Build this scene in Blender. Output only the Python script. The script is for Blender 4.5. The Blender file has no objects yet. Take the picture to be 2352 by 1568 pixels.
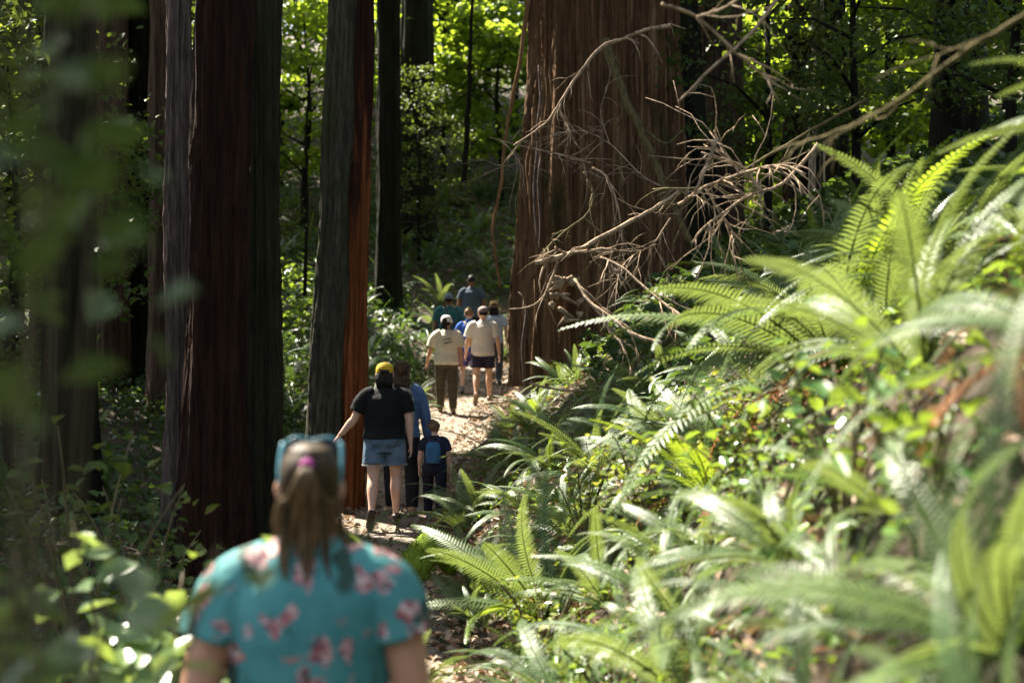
import bpy, math, random
import numpy as np
from mathutils import Vector, Matrix, Euler
R = math.radians
random.seed(7); rng = np.random.default_rng(7)
scene = bpy.context.scene
COL = scene.collection

# ------------------------------------------------------------------ camera, sky, sun, exposure
CAM_Z = 1.75; FPX = 2940.0
cam_d = bpy.data.cameras.new('camera'); cam = bpy.data.objects.new('camera', cam_d); COL.objects.link(cam)
cam.location = (0, 0, CAM_Z); cam.rotation_euler = (R(90), 0, 0)
cam_d.sensor_width = 36; cam_d.lens = 45; cam_d.clip_start = 0.05; cam_d.clip_end = 1000
cam_d.dof.use_dof = True; cam_d.dof.focus_distance = 11.0; cam_d.dof.aperture_fstop = 1.8; cam_d.dof.aperture_blades = 0
scene.camera = cam
SUN = Vector((-0.44, 0.46, 0.77)).normalized()          # towards the sun: ahead and to the left
world = bpy.data.worlds.new('World'); scene.world = world; world.use_nodes = True
wn = world.node_tree.nodes; wl = world.node_tree.links
bg = wn['Background']; bg.inputs[1].default_value = 0.08
sky = wn.new('ShaderNodeTexSky'); sky.sky_type = 'NISHITA'; sky.sun_disc = False
sky.sun_elevation = math.asin(SUN.z); sky.sun_rotation = math.atan2(SUN.x, SUN.y)
sky.dust_density = 3.0; sky.ozone_density = .6
hs_ = wn.new('ShaderNodeHueSaturation'); hs_.inputs['Saturation'].default_value = .6
wl.new(sky.outputs[0], hs_.inputs['Color']); wl.new(hs_.outputs[0], bg.inputs[0])
sun_d = bpy.data.lights.new('sun', 'SUN'); sun_d.energy = 5.0; sun_d.angle = R(0.5); sun_d.color = (1.0, 0.92, 0.78)
sun = bpy.data.objects.new('sun', sun_d); COL.objects.link(sun)
sun.rotation_euler = (-SUN).to_track_quat('-Z', 'Y').to_euler()
scene.view_settings.view_transform = 'Standard'; scene.view_settings.look = 'None'
scene.view_settings.exposure = 2.45; scene.view_settings.gamma = 1.0
scene.render.engine = 'CYCLES'
scene.cycles.use_denoising = True
scene.cycles.max_bounces = 8; scene.cycles.diffuse_bounces = 5; scene.cycles.glossy_bounces = 3
scene.cycles.transmission_bounces = 4; scene.cycles.caustics_reflective = False; scene.cycles.caustics_refractive = False
scene.cycles.sample_clamp_indirect = 6

# ------------------------------------------------------------------ helpers
def P(px, py, Y):                       # a picture position (2352 x 1568) at distance Y -> world
    return Vector(((px - 1176) / FPX * Y, Y, CAM_Z - (py - 784) / FPX * Y))

def mesh_np(name, v, f, mat=None, smooth=False):
    v = np.asarray(v, np.float32); f = np.asarray(f, np.int32)
    me = bpy.data.meshes.new(name); k = f.shape[1]
    me.vertices.add(len(v)); me.vertices.foreach_set('co', v.ravel())
    me.loops.add(f.size); me.loops.foreach_set('vertex_index', f.ravel())
    me.polygons.add(len(f)); me.polygons.foreach_set('loop_start', np.arange(0, f.size, k, dtype=np.int32))
    me.polygons.foreach_set('loop_total', np.full(len(f), k, np.int32))
    if smooth: me.polygons.foreach_set('use_smooth', np.ones(len(f), bool))
    me.update(calc_edges=True); me.validate()
    if mat: me.materials.append(mat)
    return me

class MB:
    def __init__(s): s.v = []; s.f = []
    def add(s, v, f):
        o = len(s.v); s.v += [tuple(p) for p in v]; s.f += [tuple(i + o for i in q) for q in f]; return s
    def mesh(s, name, mat=None, smooth=True):
        me = bpy.data.meshes.new(name); me.from_pydata(s.v, [], s.f)
        if smooth: me.polygons.foreach_set('use_smooth', [True] * len(me.polygons))
        me.update()
        if mat: me.materials.append(mat)
        return me

def link(name, data, parent=None, loc=None, rot=None):
    o = bpy.data.objects.new(name, data); COL.objects.link(o)
    if parent: o.parent = parent
    if loc is not None: o.location = loc
    if rot is not None: o.rotation_euler = rot
    return o

def tag(o, label=None, cat=None, group=None, kind=None):
    if label: o['label'] = label
    if cat: o['category'] = cat
    if group: o['group'] = group
    if kind: o['kind'] = kind
    return o

def catmull(pts, n):
    pts = np.asarray(pts, float)
    if len(pts) < 3: 
        t = np.linspace(0, 1, n)[:, None]; return pts[0] * (1 - t) + pts[-1] * t
    e = np.vstack([2 * pts[0] - pts[1], pts, 2 * pts[-1] - pts[-2]])
    u = np.linspace(0, len(pts) - 1 - 1e-9, n); i = u.astype(int); t = (u - i)[:, None]
    p0, p1, p2, p3 = e[i], e[i + 1], e[i + 2], e[i + 3]
    return .5 * ((2 * p1) + (-p0 + p2) * t + (2 * p0 - 5 * p1 + 4 * p2 - p3) * t**2 + (-p0 + 3 * p1 - 3 * p2 + p3) * t**3)

def tube(pts, rad, n=10, ref=(0, 0, 1), asp=1.0, spl=0):
    """closed swept tube; rad scalar or per point; asp = second axis / first axis"""
    pts = np.asarray([tuple(p) for p in pts], float); rad = np.broadcast_to(np.asarray(rad, float), (len(pts),)).copy()
    asp = np.broadcast_to(np.asarray(asp, float), (len(pts),)).copy()
    if spl:
        q = catmull(np.c_[pts, rad, asp], spl); pts = q[:, :3]; rad = np.maximum(q[:, 3], 1e-4); asp = q[:, 4]
    m = len(pts); T = np.gradient(pts, axis=0); T /= np.linalg.norm(T, axis=1)[:, None] + 1e-12
    ref = np.array(ref, float); 
    if abs(T[0] @ ref) > .95 * np.linalg.norm(ref): ref = np.array((1., 0, 0)) if abs(T[0][0]) < .9 else np.array((0, 1., 0))
    a = ref - T[0] * (ref @ T[0]); a /= np.linalg.norm(a)
    th = np.linspace(0, 2 * np.pi, n, endpoint=False); V = []
    for i in range(m):
        a = a - T[i] * (a @ T[i]); a /= np.linalg.norm(a) + 1e-12; b = np.cross(T[i], a)
        V.append(pts[i] + rad[i] * (np.cos(th)[:, None] * a + np.sin(th)[:, None] * b * asp[i]))
    V = np.vstack(V); F = []
    for i in range(m - 1):
        for j in range(n):
            k = (j + 1) % n; F.append((i * n + j, i * n + k, (i + 1) * n + k, (i + 1) * n + j))
    F.append(tuple(range(n - 1, -1, -1))); F.append(tuple((m - 1) * n + j for j in range(n)))
    return V, F

def loft(secs, n=24, spl=0, power=2.0):
    """secs: rows (cx, cy, z, rx, ry) stacked along z"""
    s = np.asarray(secs, float)
    if spl: s = catmull(s, spl)
    th = np.linspace(0, 2 * np.pi, n, endpoint=False); c, d = np.cos(th), np.sin(th)
    c = np.sign(c) * np.abs(c) ** (2 / power); d = np.sign(d) * np.abs(d) ** (2 / power)
    V = np.vstack([np.c_[r[0] + abs(r[3]) * c, r[1] + abs(r[4]) * d, np.full(n, r[2])] for r in s]); m = len(s); F = []
    for i in range(m - 1):
        for j in range(n):
            k = (j + 1) % n; F.append((i * n + j, i * n + k, (i + 1) * n + k, (i + 1) * n + j))
    F.append(tuple(range(n - 1, -1, -1))); F.append(tuple((m - 1) * n + j for j in range(n)))
    return V, F

def ball(c, r, n=12, rot=None):
    r = (r, r, r) if np.isscalar(r) else r
    ph = np.linspace(-np.pi / 2 + .12, np.pi / 2 - .12, max(6, n // 2 + 1))
    V, F = loft([(0, 0, math.sin(p), math.cos(p), math.cos(p)) for p in ph], n)
    V = V * np.array(r)
    if rot is not None: V = V @ np.array(Euler(rot).to_matrix()).T
    return V + np.array(tuple(c)), F

def wob(x, y, s=1.0, ph=0.0):
    return (np.sin(x * 1.3 * s + 1.7 + ph) * np.cos(y * 1.1 * s + .3 + ph) + .5 * np.sin(x * 2.9 * s + y * 1.7 * s + ph) + .3 * np.sin(y * 4.3 * s - x * 3.1 * s + 2 * ph)) / 1.8

# ------------------------------------------------------------------ ground shape
BY = [-60, -5, 3, 8, 13.6, 15, 18, 22.5, 23.5, 25, 27, 29, 31, 36, 42, 50, 70, 110, 300]
BZ = [-.3, -.2, -.14, -.2, -.24, -.2, .08, .48, .585, .72, .93, 1.17, 1.43, 2.6, 4.3, 7.2, 15, 27, 60]
XY = [-60, -5, 0, 2.85, 7, 13.6, 18, 22.5, 25, 27, 31, 36, 42, 300]
XX = [-.2, -.25, -.35, -.45, -.8, -1.35, -1.35, -1.05, -.8, -.85, -.8, .6, 2.5, 2.5]
def xp(y): return np.interp(y, XY, XX)
def ground(x, y):
    x = np.asarray(x, float); y = np.asarray(y, float)
    z = np.interp(y, BY, BZ); c = xp(y)
    d = np.maximum(x - c - .6, 0); far = np.clip((y - 22) / 12, 0, 1)
    near = np.clip((7.5 - y) / 3.5, 0, 1); sl = (.85 + .45 * near + .5 * np.clip((4.5 - y) / 1.5, 0, 1)) * (1 - far) + .15 * far
    kn = 2.6 - 1.3 * near; rise = np.where(d < kn, d, kn + (d - kn) * (.5 - .15 * near)); rise = np.where(rise > 7, 7 + (rise - 7) * .3, rise)
    z = z + sl * rise * (1 - np.exp(-d / .25))
    e = np.maximum(c - .7 - x, 0); e = np.where(e > 6, 6 + (e - 6) * .2, e)
    z = z + .16 * e * (1 - np.exp(-e / .4))
    off = np.clip((np.abs(x - c) - .5) / 1.0, 0, 1)
    return z + off * (.07 * wob(x, y, 1.6) + .03 * wob(x, y, 5.1, 2.)) + .012 * wob(x, y, 4.0, 1.)
def gz(x, y): return float(ground(x, y))

# ------------------------------------------------------------------ materials
def mat(name):
    m = bpy.data.materials.new(name); m.use_nodes = True
    nt = m.node_tree; return m, nt, nt.nodes['Principled BSDF']
def N(nt, t, **kw):
    n = nt.nodes.new(t)
    for k, v in kw.items():
        if k in n.inputs: n.inputs[k].default_value = v
        else: setattr(n, k, v)
    return n
def ramp(nt, fac, stops, interp='LINEAR'):
    r = nt.nodes.new('ShaderNodeValToRGB'); r.color_ramp.interpolation = interp; e = r.color_ramp.elements
    while len(e) < len(stops): e.new(.5)
    for q, (p, c) in zip(e, stops): q.position = p; q.color = (*c, 1)
    nt.links.new(fac, r.inputs[0]); return r.outputs[0]
def coords(nt, scale=(1, 1, 1), kind='Object'):
    tc = nt.nodes.new('ShaderNodeTexCoord'); mp = nt.nodes.new('ShaderNodeMapping'); mp.inputs['Scale'].default_value = scale
    nt.links.new(tc.outputs[kind], mp.inputs[0]); return mp.outputs[0]
def noise(nt, vec, scale, detail=5, rough=.6):
    n = N(nt, 'ShaderNodeTexNoise', Scale=scale, Detail=detail, Roughness=rough); nt.links.new(vec, n.inputs['Vector']); return n.outputs['Fac']
def bump(nt, bsdf, h, strength=.5, dist=.02):
    b = N(nt, 'ShaderNodeBump', Strength=strength, Distance=dist); nt.links.new(h, b.inputs['Height']); nt.links.new(b.outputs[0], bsdf.inputs['Normal'])
def mixc(nt, fac, a, b, mode='MIX'):
    m = nt.nodes.new('ShaderNodeMix'); m.data_type = 'RGBA'; m.blend_type = mode
    for s, v in ((0, fac), (6, a), (7, b)):
        if isinstance(v, (int, float)): m.inputs[s].default_value = v
        elif isinstance(v, tuple): m.inputs[s].default_value = (*v, 1)
        else: nt.links.new(v, m.inputs[s])
    return m.outputs[2]

def leaf_mat(name, cols, trans, tfac=.4, rough=.35, rnd='island', spec=.5):
    """leaf: glossy top + light coming through; per-leaf colour from the plant itself"""
    m, nt, b = mat(name)
    if rnd == 'island': g = nt.nodes.new('ShaderNodeNewGeometry'); fac = g.outputs['Random Per Island']
    else: g = nt.nodes.new('ShaderNodeObjectInfo'); fac = g.outputs['Random']
    k = len(cols); c = ramp(nt, fac, [(i / max(1, k - 1), q) for i, q in enumerate(cols)])
    nt.links.new(c, b.inputs['Base Color']); b.inputs['Roughness'].default_value = rough
    b.inputs['Specular IOR Level'].default_value = spec
    t = nt.nodes.new('ShaderNodeBsdfTranslucent'); tcol = mixc(nt, .45, c, trans); nt.links.new(tcol, t.inputs[0])
    mx = nt.nodes.new('ShaderNodeMixShader'); mx.inputs[0].default_value = tfac
    nt.links.new(b.outputs[0], mx.inputs[1]); nt.links.new(t.outputs[0], mx.inputs[2])
    nt.links.new(mx.outputs[0], nt.nodes['Material Output'].inputs[0]); return m

def bark_mat(name, dark, mid, light, vs=14, moss=None, mossamt=.45, vert=.1, bs=.9):
    m, nt, b = mat(name)
    v = coords(nt, (1, 1, vert)); n1 = noise(nt, v, vs, 8, .65); v2 = coords(nt, (1, 1, .35)); n2 = noise(nt, v2, 2.2, 4)
    n3 = noise(nt, v, vs * 3.2, 6, .7)
    c = ramp(nt, n1, [(.34, dark), (.5, mid), (.68, light)])
    c = mixc(nt, .35, c, ramp(nt, n3, [(.35, dark), (.65, light)]))
    if moss:
        f = ramp(nt, n2, [(1 - mossamt - .08, (0, 0, 0)), (1 - mossamt + .08, (1, 1, 1))])
        c = mixc(nt, f, c, moss)
    nt.links.new(c, b.inputs['Base Color']); b.inputs['Roughness'].default_value = .9; b.inputs['Specular IOR Level'].default_value = .15
    h = nt.nodes.new('ShaderNodeMath'); h.operation = 'ADD'; nt.links.new(n1, h.inputs[0]); nt.links.new(n3, h.inputs[1])
    bump(nt, b, h.outputs[0], bs, .04); return m

def cloth_mat(name, col, var=.2, rough=.85, weave=True):
    m, nt, b = mat(name); v = coords(nt); n = noise(nt, v, 7, 4); dk = tuple(c * (1 - var) for c in col); lt = tuple(min(1, c * (1 + var)) for c in col)
    nt.links.new(ramp(nt, n, [(.35, dk), (.65, lt)]), b.inputs['Base Color']); b.inputs['Roughness'].default_value = rough
    b.inputs['Specular IOR Level'].default_value = .2
    bump(nt, b, noise(nt, v, 13, 5, .6), .6, .04); return m

def plain_mat(name, col, rough=.6, var=.2, sc=20, bs=.2, spec=.3):
    m, nt, b = mat(name); v = coords(nt); n = noise(nt, v, sc, 5)
    nt.links.new(ramp(nt, n, [(.3, tuple(c * (1 - var) for c in col)), (.7, tuple(min(1, c * (1 + var)) for c in col))]), b.inputs['Base Color'])
    b.inputs['Roughness'].default_value = rough; b.inputs['Specular IOR Level'].default_value = spec; bump(nt, b, n, bs, .01); return m

def skin_mat(name, col):
    m = plain_mat(name, col, .5, .12, 9, .05, .35); b = m.node_tree.nodes['Principled BSDF']
    b.inputs['Subsurface Weight'].default_value = .08; b.inputs['Subsurface Radius'].default_value = (.02, .008, .004); return m

def hair_mat(name, dark, light, st=(60, 60, 6)):
    m, nt, b = mat(name); v = coords(nt, st); n = noise(nt, v, 1.0, 5, .6)
    nt.links.new(ramp(nt, n, [(.35, dark), (.7, light)]), b.inputs['Base Color']); b.inputs['Roughness'].default_value = .55; b.inputs['Specular IOR Level'].default_value = .2
    bump(nt, b, n, .5, .01); return m

M_ground, nt, b = mat('forest_soil')
v = coords(nt); a1 = noise(nt, v, 2.0, 6); a2 = noise(nt, v, 14, 8, .7)
c = ramp(nt, a2, [(.3, (.018, .012, .007)), (.5, (.055, .036, .02)), (.7, (.13, .085, .05))])
c = mixc(nt, ramp(nt, a1, [(.5, (0, 0, 0)), (.62, (1, 1, 1))]), c, (.03, .05, .012))
nt.links.new(c, b.inputs['Base Color']); b.inputs['Roughness'].default_value = .95; bump(nt, b, a2, .9, .06)
M_path, nt, b = mat('trodden_dirt')
v = coords(nt); a1 = noise(nt, v, 1.7, 5); a2 = noise(nt, v, 18, 8, .7)
c = ramp(nt, a2, [(.28, (.1, .075, .052)), (.5, (.19, .155, .118)), (.72, (.33, .28, .22))])
c = mixc(nt, ramp(nt, a1, [(.42, (0, 0, 0)), (.6, (.6, .6, .6))]), c, (.12, .08, .05))
nt.links.new(c, b.inputs['Base Color']); b.inputs['Roughness'].default_value = .95; bump(nt, b, a2, .7, .03)

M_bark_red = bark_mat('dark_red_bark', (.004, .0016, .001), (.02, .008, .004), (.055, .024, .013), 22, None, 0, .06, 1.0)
M_bark_grey = bark_mat('grey_green_bark', (.014, .014, .009), (.05, .05, .032), (.15, .145, .1), 24, (.05, .06, .018), .42, .12, 1.0)
M_bark_orange = bark_mat('orange_red_bark', (.03, .008, .003), (.16, .048, .015), (.4, .14, .045), 22, None, 0, .03, .8)
_nt = M_bark_orange.node_tree; _b = _nt.nodes['Principled BSDF']; _src = _b.inputs['Base Color'].links[0].from_socket
_z = N(_nt, 'ShaderNodeSeparateXYZ'); _nt.links.new(coords(_nt), _z.inputs[0]); _m = N(_nt, 'ShaderNodeMath'); _m.operation = 'MULTIPLY_ADD'; _nt.links.new(_z.outputs[2], _m.inputs[0]); _m.inputs[1].default_value = .10
_nt.links.new(noise(_nt, coords(_nt, (1, 1, .1)), 9, 4), _m.inputs[2]); _f = ramp(_nt, _m.outputs[0], [(.8, (0, 0, 0)), (.98, (1, 1, 1))])     # orange low down, turning dark brown higher up
_nt.links.new(mixc(_nt, _f, _src, (.03, .012, .007)), _b.inputs['Base Color'])
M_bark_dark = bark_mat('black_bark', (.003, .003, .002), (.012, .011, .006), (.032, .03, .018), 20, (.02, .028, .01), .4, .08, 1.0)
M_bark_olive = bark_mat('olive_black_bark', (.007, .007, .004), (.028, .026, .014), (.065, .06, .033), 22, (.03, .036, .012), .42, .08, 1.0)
M_bark_cedar = bark_mat('cedar_bark', (.008, .003, .0015), (.12, .056, .022), (.40, .25, .14), 16, (.045, .042, .014), .36, .035, 1.0)
M_bark_pale = bark_mat('pale_pinkish_bark', (.03, .022, .018), (.11, .08, .065), (.26, .2, .17), 20, None, 0, .1)
M_bark_brown = bark_mat('brown_bark', (.016, .01, .007), (.07, .042, .026), (.17, .11, .08), 18, None, 0, .06)
M_dead = bark_mat('dead_wood', (.06, .04, .025), (.3, .21, .135), (.55, .43, .3), 14, None, 0, .6, .6)
M_dead_dark = bark_mat('mossy_dead_wood', (.035, .028, .012), (.1, .08, .035), (.17, .14, .06), 30, None, 0, .3, .4)
M_vine = bark_mat('vine_bark', (.08, .04, .015), (.19, .1, .04), (.28, .16, .07), 30, None, 0, .3, .4)
M_moss = plain_mat('moss', (.12, .17, .02), .95, .5, 45, 1.0, .05)

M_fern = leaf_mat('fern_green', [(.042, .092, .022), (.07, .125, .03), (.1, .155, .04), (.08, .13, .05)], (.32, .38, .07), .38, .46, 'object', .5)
M_fern_lit = leaf_mat('fern_lit_yellow', [(.11, .2, .03), (.16, .25, .03)], (.5, .6, .02), .5, .4, 'object')  # lit copy of the fern: backlit glow put into its colour
M_fern_d = leaf_mat('fern_dead', [(.2, .07, .02), (.3, .12, .04), (.16, .07, .03)], (.5, .22, .05), .3, .7, 'object', .2)
M_fern_shade = leaf_mat('fern_shade_green', [(.02, .06, .022), (.035, .085, .03)], (.2, .3, .02), .35, .36, 'object', .5)  # darker fern copy: forest shade put into its colour
M_fern_dk_leaf = leaf_mat('undergrowth_leaf', [(.015, .04, .012), (.03, .07, .02), (.045, .1, .025)], (.2, .3, .02), .3, .5)  # undergrowth leaf, coloured dark to stand for shade on the ground
M_bush = leaf_mat('pale_bush_leaf', [(.07, .13, .05), (.11, .18, .07), (.16, .24, .09), (.13, .2, .04)], (.4, .48, .06), .4, .3, spec=.7)
M_hang = leaf_mat('hanging_leaf', [(.03, .07, .02), (.05, .095, .03), (.08, .12, .045)], (.22, .3, .03), .3, .5, spec=.3)
M_canopy = leaf_mat('conifer_needles', [(.025, .055, .015), (.04, .09, .02)], (.2, .3, .02), .3, .5)
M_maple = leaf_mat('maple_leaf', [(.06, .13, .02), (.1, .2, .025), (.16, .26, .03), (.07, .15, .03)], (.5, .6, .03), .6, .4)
M_shrub = leaf_mat('shrub_leaf', [(.045, .12, .03), (.08, .17, .04), (.13, .21, .04)], (.4, .5, .02), .4, .28)
M_shrub_y = leaf_mat('yellowing_leaf', [(.08, .17, .02), (.14, .22, .03), (.24, .24, .04), (.1, .16, .03), (.26, .13, .04)], (.42, .48, .03), .42, .35)
M_shade = leaf_mat('shade_leaf', [(.025, .055, .012), (.045, .085, .018), (.07, .105, .025)], (.24, .3, .03), .35, .55, spec=.25)  # leaf copy darkened in colour for shaded trees and shrubs
M_litter = leaf_mat('fallen_leaf', [(.2, .1, .05), (.34, .22, .13), (.12, .06, .03), (.42, .3, .2), (.25, .17, .1)], (.4, .25, .1), .15, .6)
M_stem = plain_mat('stem', (.09, .07, .03), .7)

# ------------------------------------------------------------------ the ground and the path
def axis(lo, hi, fine_lo, fine_hi, st):
    a = list(np.arange(fine_lo, fine_hi, st)); s = st; x = fine_lo
    left = []
    while x > lo: s *= 1.22; x -= s; left.append(x)
    s = st; x = a[-1]; right = []
    while x < hi: s *= 1.22; x += s; right.append(x)
    return np.array(left[::-1] + a + right)
gx = axis(-260, 260, -7, 8, .14); gy = axis(-120, 300, -1, 36, .16)
X, Y = np.meshgrid(gx, gy); V = np.c_[X.ravel(), Y.ravel(), ground(X.ravel(), Y.ravel())]
nx, ny = len(gx), len(gy); I = np.arange(nx * ny).reshape(ny, nx)
F = np.c_[I[:-1, :-1].ravel(), I[:-1, 1:].ravel(), I[1:, 1:].ravel(), I[1:, :-1].ravel()]
tag(link('ground', mesh_np('ground', V, F, M_ground, True)), kind='structure')
py_ = np.arange(-8, 40, .15); cols = np.linspace(-1, 1, 15); V = []
for y in py_:
    wl_, wr = .62 + .14 * wob(y, 1.0, 1.4), .62 + .16 * wob(y, 5.0, 1.7)
    if 18 < y < 28: wl_ += .5; wr += .35
    for t in cols:
        x = xp(y) + (t * wr if t > 0 else t * wl_); V.append((x, y, gz(x, y) + .012 - (.03 if abs(t) > .99 else 0)))
I = np.arange(len(V)).reshape(len(py_), 15)
F = np.c_[I[:-1, :-1].ravel(), I[:-1, 1:].ravel(), I[1:, 1:].ravel(), I[1:, :-1].ravel()]
tag(link('dirt_path', mesh_np('dirt_path', V, F, M_path, True)), kind='structure')

# ------------------------------------------------------------------ leaf shapes (numpy)
def frames(nrm, rs):
    nrm = nrm / np.linalg.norm(nrm, axis=1)[:, None]; r = rs.normal(size=nrm.shape)
    a = np.cross(nrm, r); a /= np.linalg.norm(a, axis=1)[:, None]; return a, np.cross(nrm, a), nrm
def leaf_quads(c, nrm, L, W, rs, fold=.15):
    """pointed leaves as two folded quads each"""
    a, b, n = frames(nrm, rs); L = L[:, None]; W = W[:, None]
    p0 = c - a * L * .5; p2 = c + a * L * .5 - n * L * .12; m1 = c - a * L * .1; s = n * W * fold
    l1 = c + b * W * .5 - a * L * .1 + s; r1 = c - b * W * .5 - a * L * .1 + s
    l2 = c + b * W * .36 + a * L * .22 + s * .7; r2 = c - b * W * .36 + a * L * .22 + s * .7
    k = len(c); V = np.stack([p0, l1, l2, p2, r2, r1], 1).reshape(-1, 3); o = np.arange(k) * 6
    F = np.vstack([np.c_[o, o + 3, o + 2, o + 1], np.c_[o, o + 5, o + 4, o + 3]])
    return V, F
def diamonds(c, nrm, L, W, rs):
    a, b, n = frames(nrm, rs); L = L[:, None]; W = W[:, None]
    V = np.stack([c - a * L * .5, c + b * W * .5, c + a * L * .5, c - b * W * .5], 1).reshape(-1, 3)
    return V, np.arange(len(V)).reshape(-1, 4)
def upish(k, rs, tilt=.6):
    return np.c_[rs.normal(0, tilt, k), rs.normal(0, tilt, k), np.ones(k)]

# ------------------------------------------------------------------ trees
def trunk_mesh(name, h, r0, r1, m, flare=.6, flutes=9, fl=.08, lean=(0, 0), seed=0, nseg=72, nv=110, fh=1.0, squash=1.0, fur_a=.05, rag=.018):
    rs = np.random.default_rng(seed); zs = np.concatenate([np.linspace(-.7, 6, int(nv * .7)), np.linspace(6.3, h, int(nv * .3))])
    th = np.linspace(0, 2 * np.pi, nseg, endpoint=False); V = []; ph = rs.uniform(0, 6.3, 8)
    for z in zs:
        t = max(0, z) / h; r = r0 + (r1 - r0) * t; f = flare * math.exp(-max(z, 0) / fh)
        lob = 1 + fl * (np.cos(flutes * th + ph[0] + .25 * math.sin(z * .5)) * .6 + np.cos((flutes // 2) * th + ph[1]) * .7) + fl * .45 * np.cos((flutes * 2 + 3) * th + ph[2] + .15 * z)
        kf = max(5, nseg // 6); drift = .5 * math.sin(z * .35 + ph[4]) + .25 * np.sin(3 * th + z * .8 + ph[5])
        fur = np.cos(kf * th + drift * 3 + ph[6]); lob = lob + fur_a * (np.sign(fur) * np.abs(fur) ** .6 + .8 * np.cos((kf * 1.62 // 1) * th - drift * 4 + ph[7] + z * .3)) / r0 * .25 + rs.normal(0, rag, nseg) / r0 * .25
        root = 1 + f * (.6 + .6 * np.maximum(0, np.cos((flutes // 2) * th + ph[1])))
        rr = r * lob * root + .012 * np.sin(5 * th + z * 3 + ph[3]) + .012 * math.sin(z * 1.7 + ph[2])
        V.append(np.c_[rr * np.cos(th) + lean[0] * z, rr * np.sin(th) * squash + lean[1] * z, np.full(nseg, z)])
    V = np.vstack(V); k = len(zs); I = np.arange(k * nseg).reshape(k, nseg); J = np.roll(I, -1, 1)
    F = np.c_[I[:-1].ravel(), J[:-1].ravel(), J[1:].ravel(), I[1:].ravel()]
    return mesh_np(name, V, F, m, True)

# spots picked to be sunlit, gaps cut in the canopy towards the sun: (point, radius, share of leaves missing)
BEAMS = []
def beam(px, py, Y, r, s=.97): BEAMS.append((np.array(P(px, py, Y)), r, s))
for q in [(1030, 900, 22, .8, 1), (1010, 830, 22.5, .55, 1), (1090, 770, 23.5, .45, 1), (1060, 940, 21, .8, 1), (1130, 960, 19.5, .6, 1), (1120, 900, 23.5, .7, 1),
          (960, 890, 21, .6), (1010, 640, 32, 1.8, 1), (1120, 640, 32, 1.5, 1), (1140, 690, 27.5, .7), (880, 800, 22, .9), (930, 870, 20, .6),
          (1850, 600, 6, .7), (1750, 700, 6.5, .7), (1620, 760, 7.5, .6), (1640, 890, 6, .35, 1), (1600, 980, 6, .45, 1), (1900, 900, 5, .5),
          (1400, 1030, 7.5, .6), (1230, 1060, 7, .45, 1), (1350, 860, 9, .5), (1480, 1180, 5.5, .6), (1750, 1120, 5, .6), (1130, 1220, 6.5, .3), 
          (1400, 1200, 5.5, .45), (1620, 1150, 5, .45), (1900, 1100, 4.2, .5), (1700, 1350, 3.8, .35), (1350, 1450, 4.2, .3), (1250, 1250, 5.5, .3), (2000, 1000, 4, .4), (1500, 880, 8, .5), (1700, 1000, 5.2, .4), (1200, 1050, 9, .5), (1180, 1130, 8, .45), (1130, 1000, 11, .4), (1000, 1270, 9, .3), (1215, 600, 17, .8), (1190, 800, 17, .6), (1280, 120, 17, .8, .8), (1600, 850, 6.5, 1.3, .6), (1900, 700, 5, 1.3, .6), (1350, 1100, 7, .9, .6), (1700, 1150, 4.6, 1.1, .6), (2150, 950, 3.2, .8, .7), (1230, 1400, 4.5, .3), (1500, 1300, 4.5, .5), (1850, 1250, 4, .5), (2050, 700, 4, .7), (2250, 500, 4, .8), (2200, 850, 3.6, .6), (2150, 1200, 3.2, .35),
          (980, 1280, 9, .22), (1300, 590, 10, .5), (1450, 500, 10.5, .5), (1400, 690, 10, .45), (1620, 400, 8.5, .6), (1760, 300, 8, .7), (1680, 200, 6.5, .6), (1280, 700, 16.7, .4),
          (1200, 250, 17, .8, .8), (1230, 420, 17, .5, .8), (1900, 230, 6, .8),
          (700, 900, 15, .5), (712, 650, 15, .55), (735, 400, 15, .4, .7), (420, 620, 9, .35), (390, 850, 9, .3),
          (130, 1350, 1.8, .5), (10, 1350, 1.6, .45), (360, 1350, 3.3, .5), (2250, 700, 1.9, .3), (2150, 1250, 2.1, .3), (2330, 950, 1.7, .3), (380, 1430, 2.4, .3), (430, 1560, 2.6, .3), (120, 1530, 2.0, .2), (480, 1250, 3.2, .22),
          (690, 380, 40, 3.5), (1080, 300, 46, 6), (1050, 120, 50, 6), (1120, 480, 42, 2.0, .7), (700, 640, 28, 1.4), (700, 200, 44, 3), (1760, 140, 24, 2.0),
          (1110, 1030, 12, .3)]:
    beam(*q)
BP = np.array([b_[0] for b_ in BEAMS]); BR = np.array([b_[1] for b_ in BEAMS]); BS = np.array([b_[2] for b_ in BEAMS]); SV = np.array(SUN)
def open_gaps(c, rs, pad=.28):
    keep = np.ones(len(c), bool)
    for p, r, s in zip(BP, BR, BS):
        d = c - p; t = d @ SV; q = np.linalg.norm(d - t[:, None] * SV, axis=1)
        keep &= ~((t > .5) & (q < (r + pad)) & (rs.random(len(c)) < s))
    return keep

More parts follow.
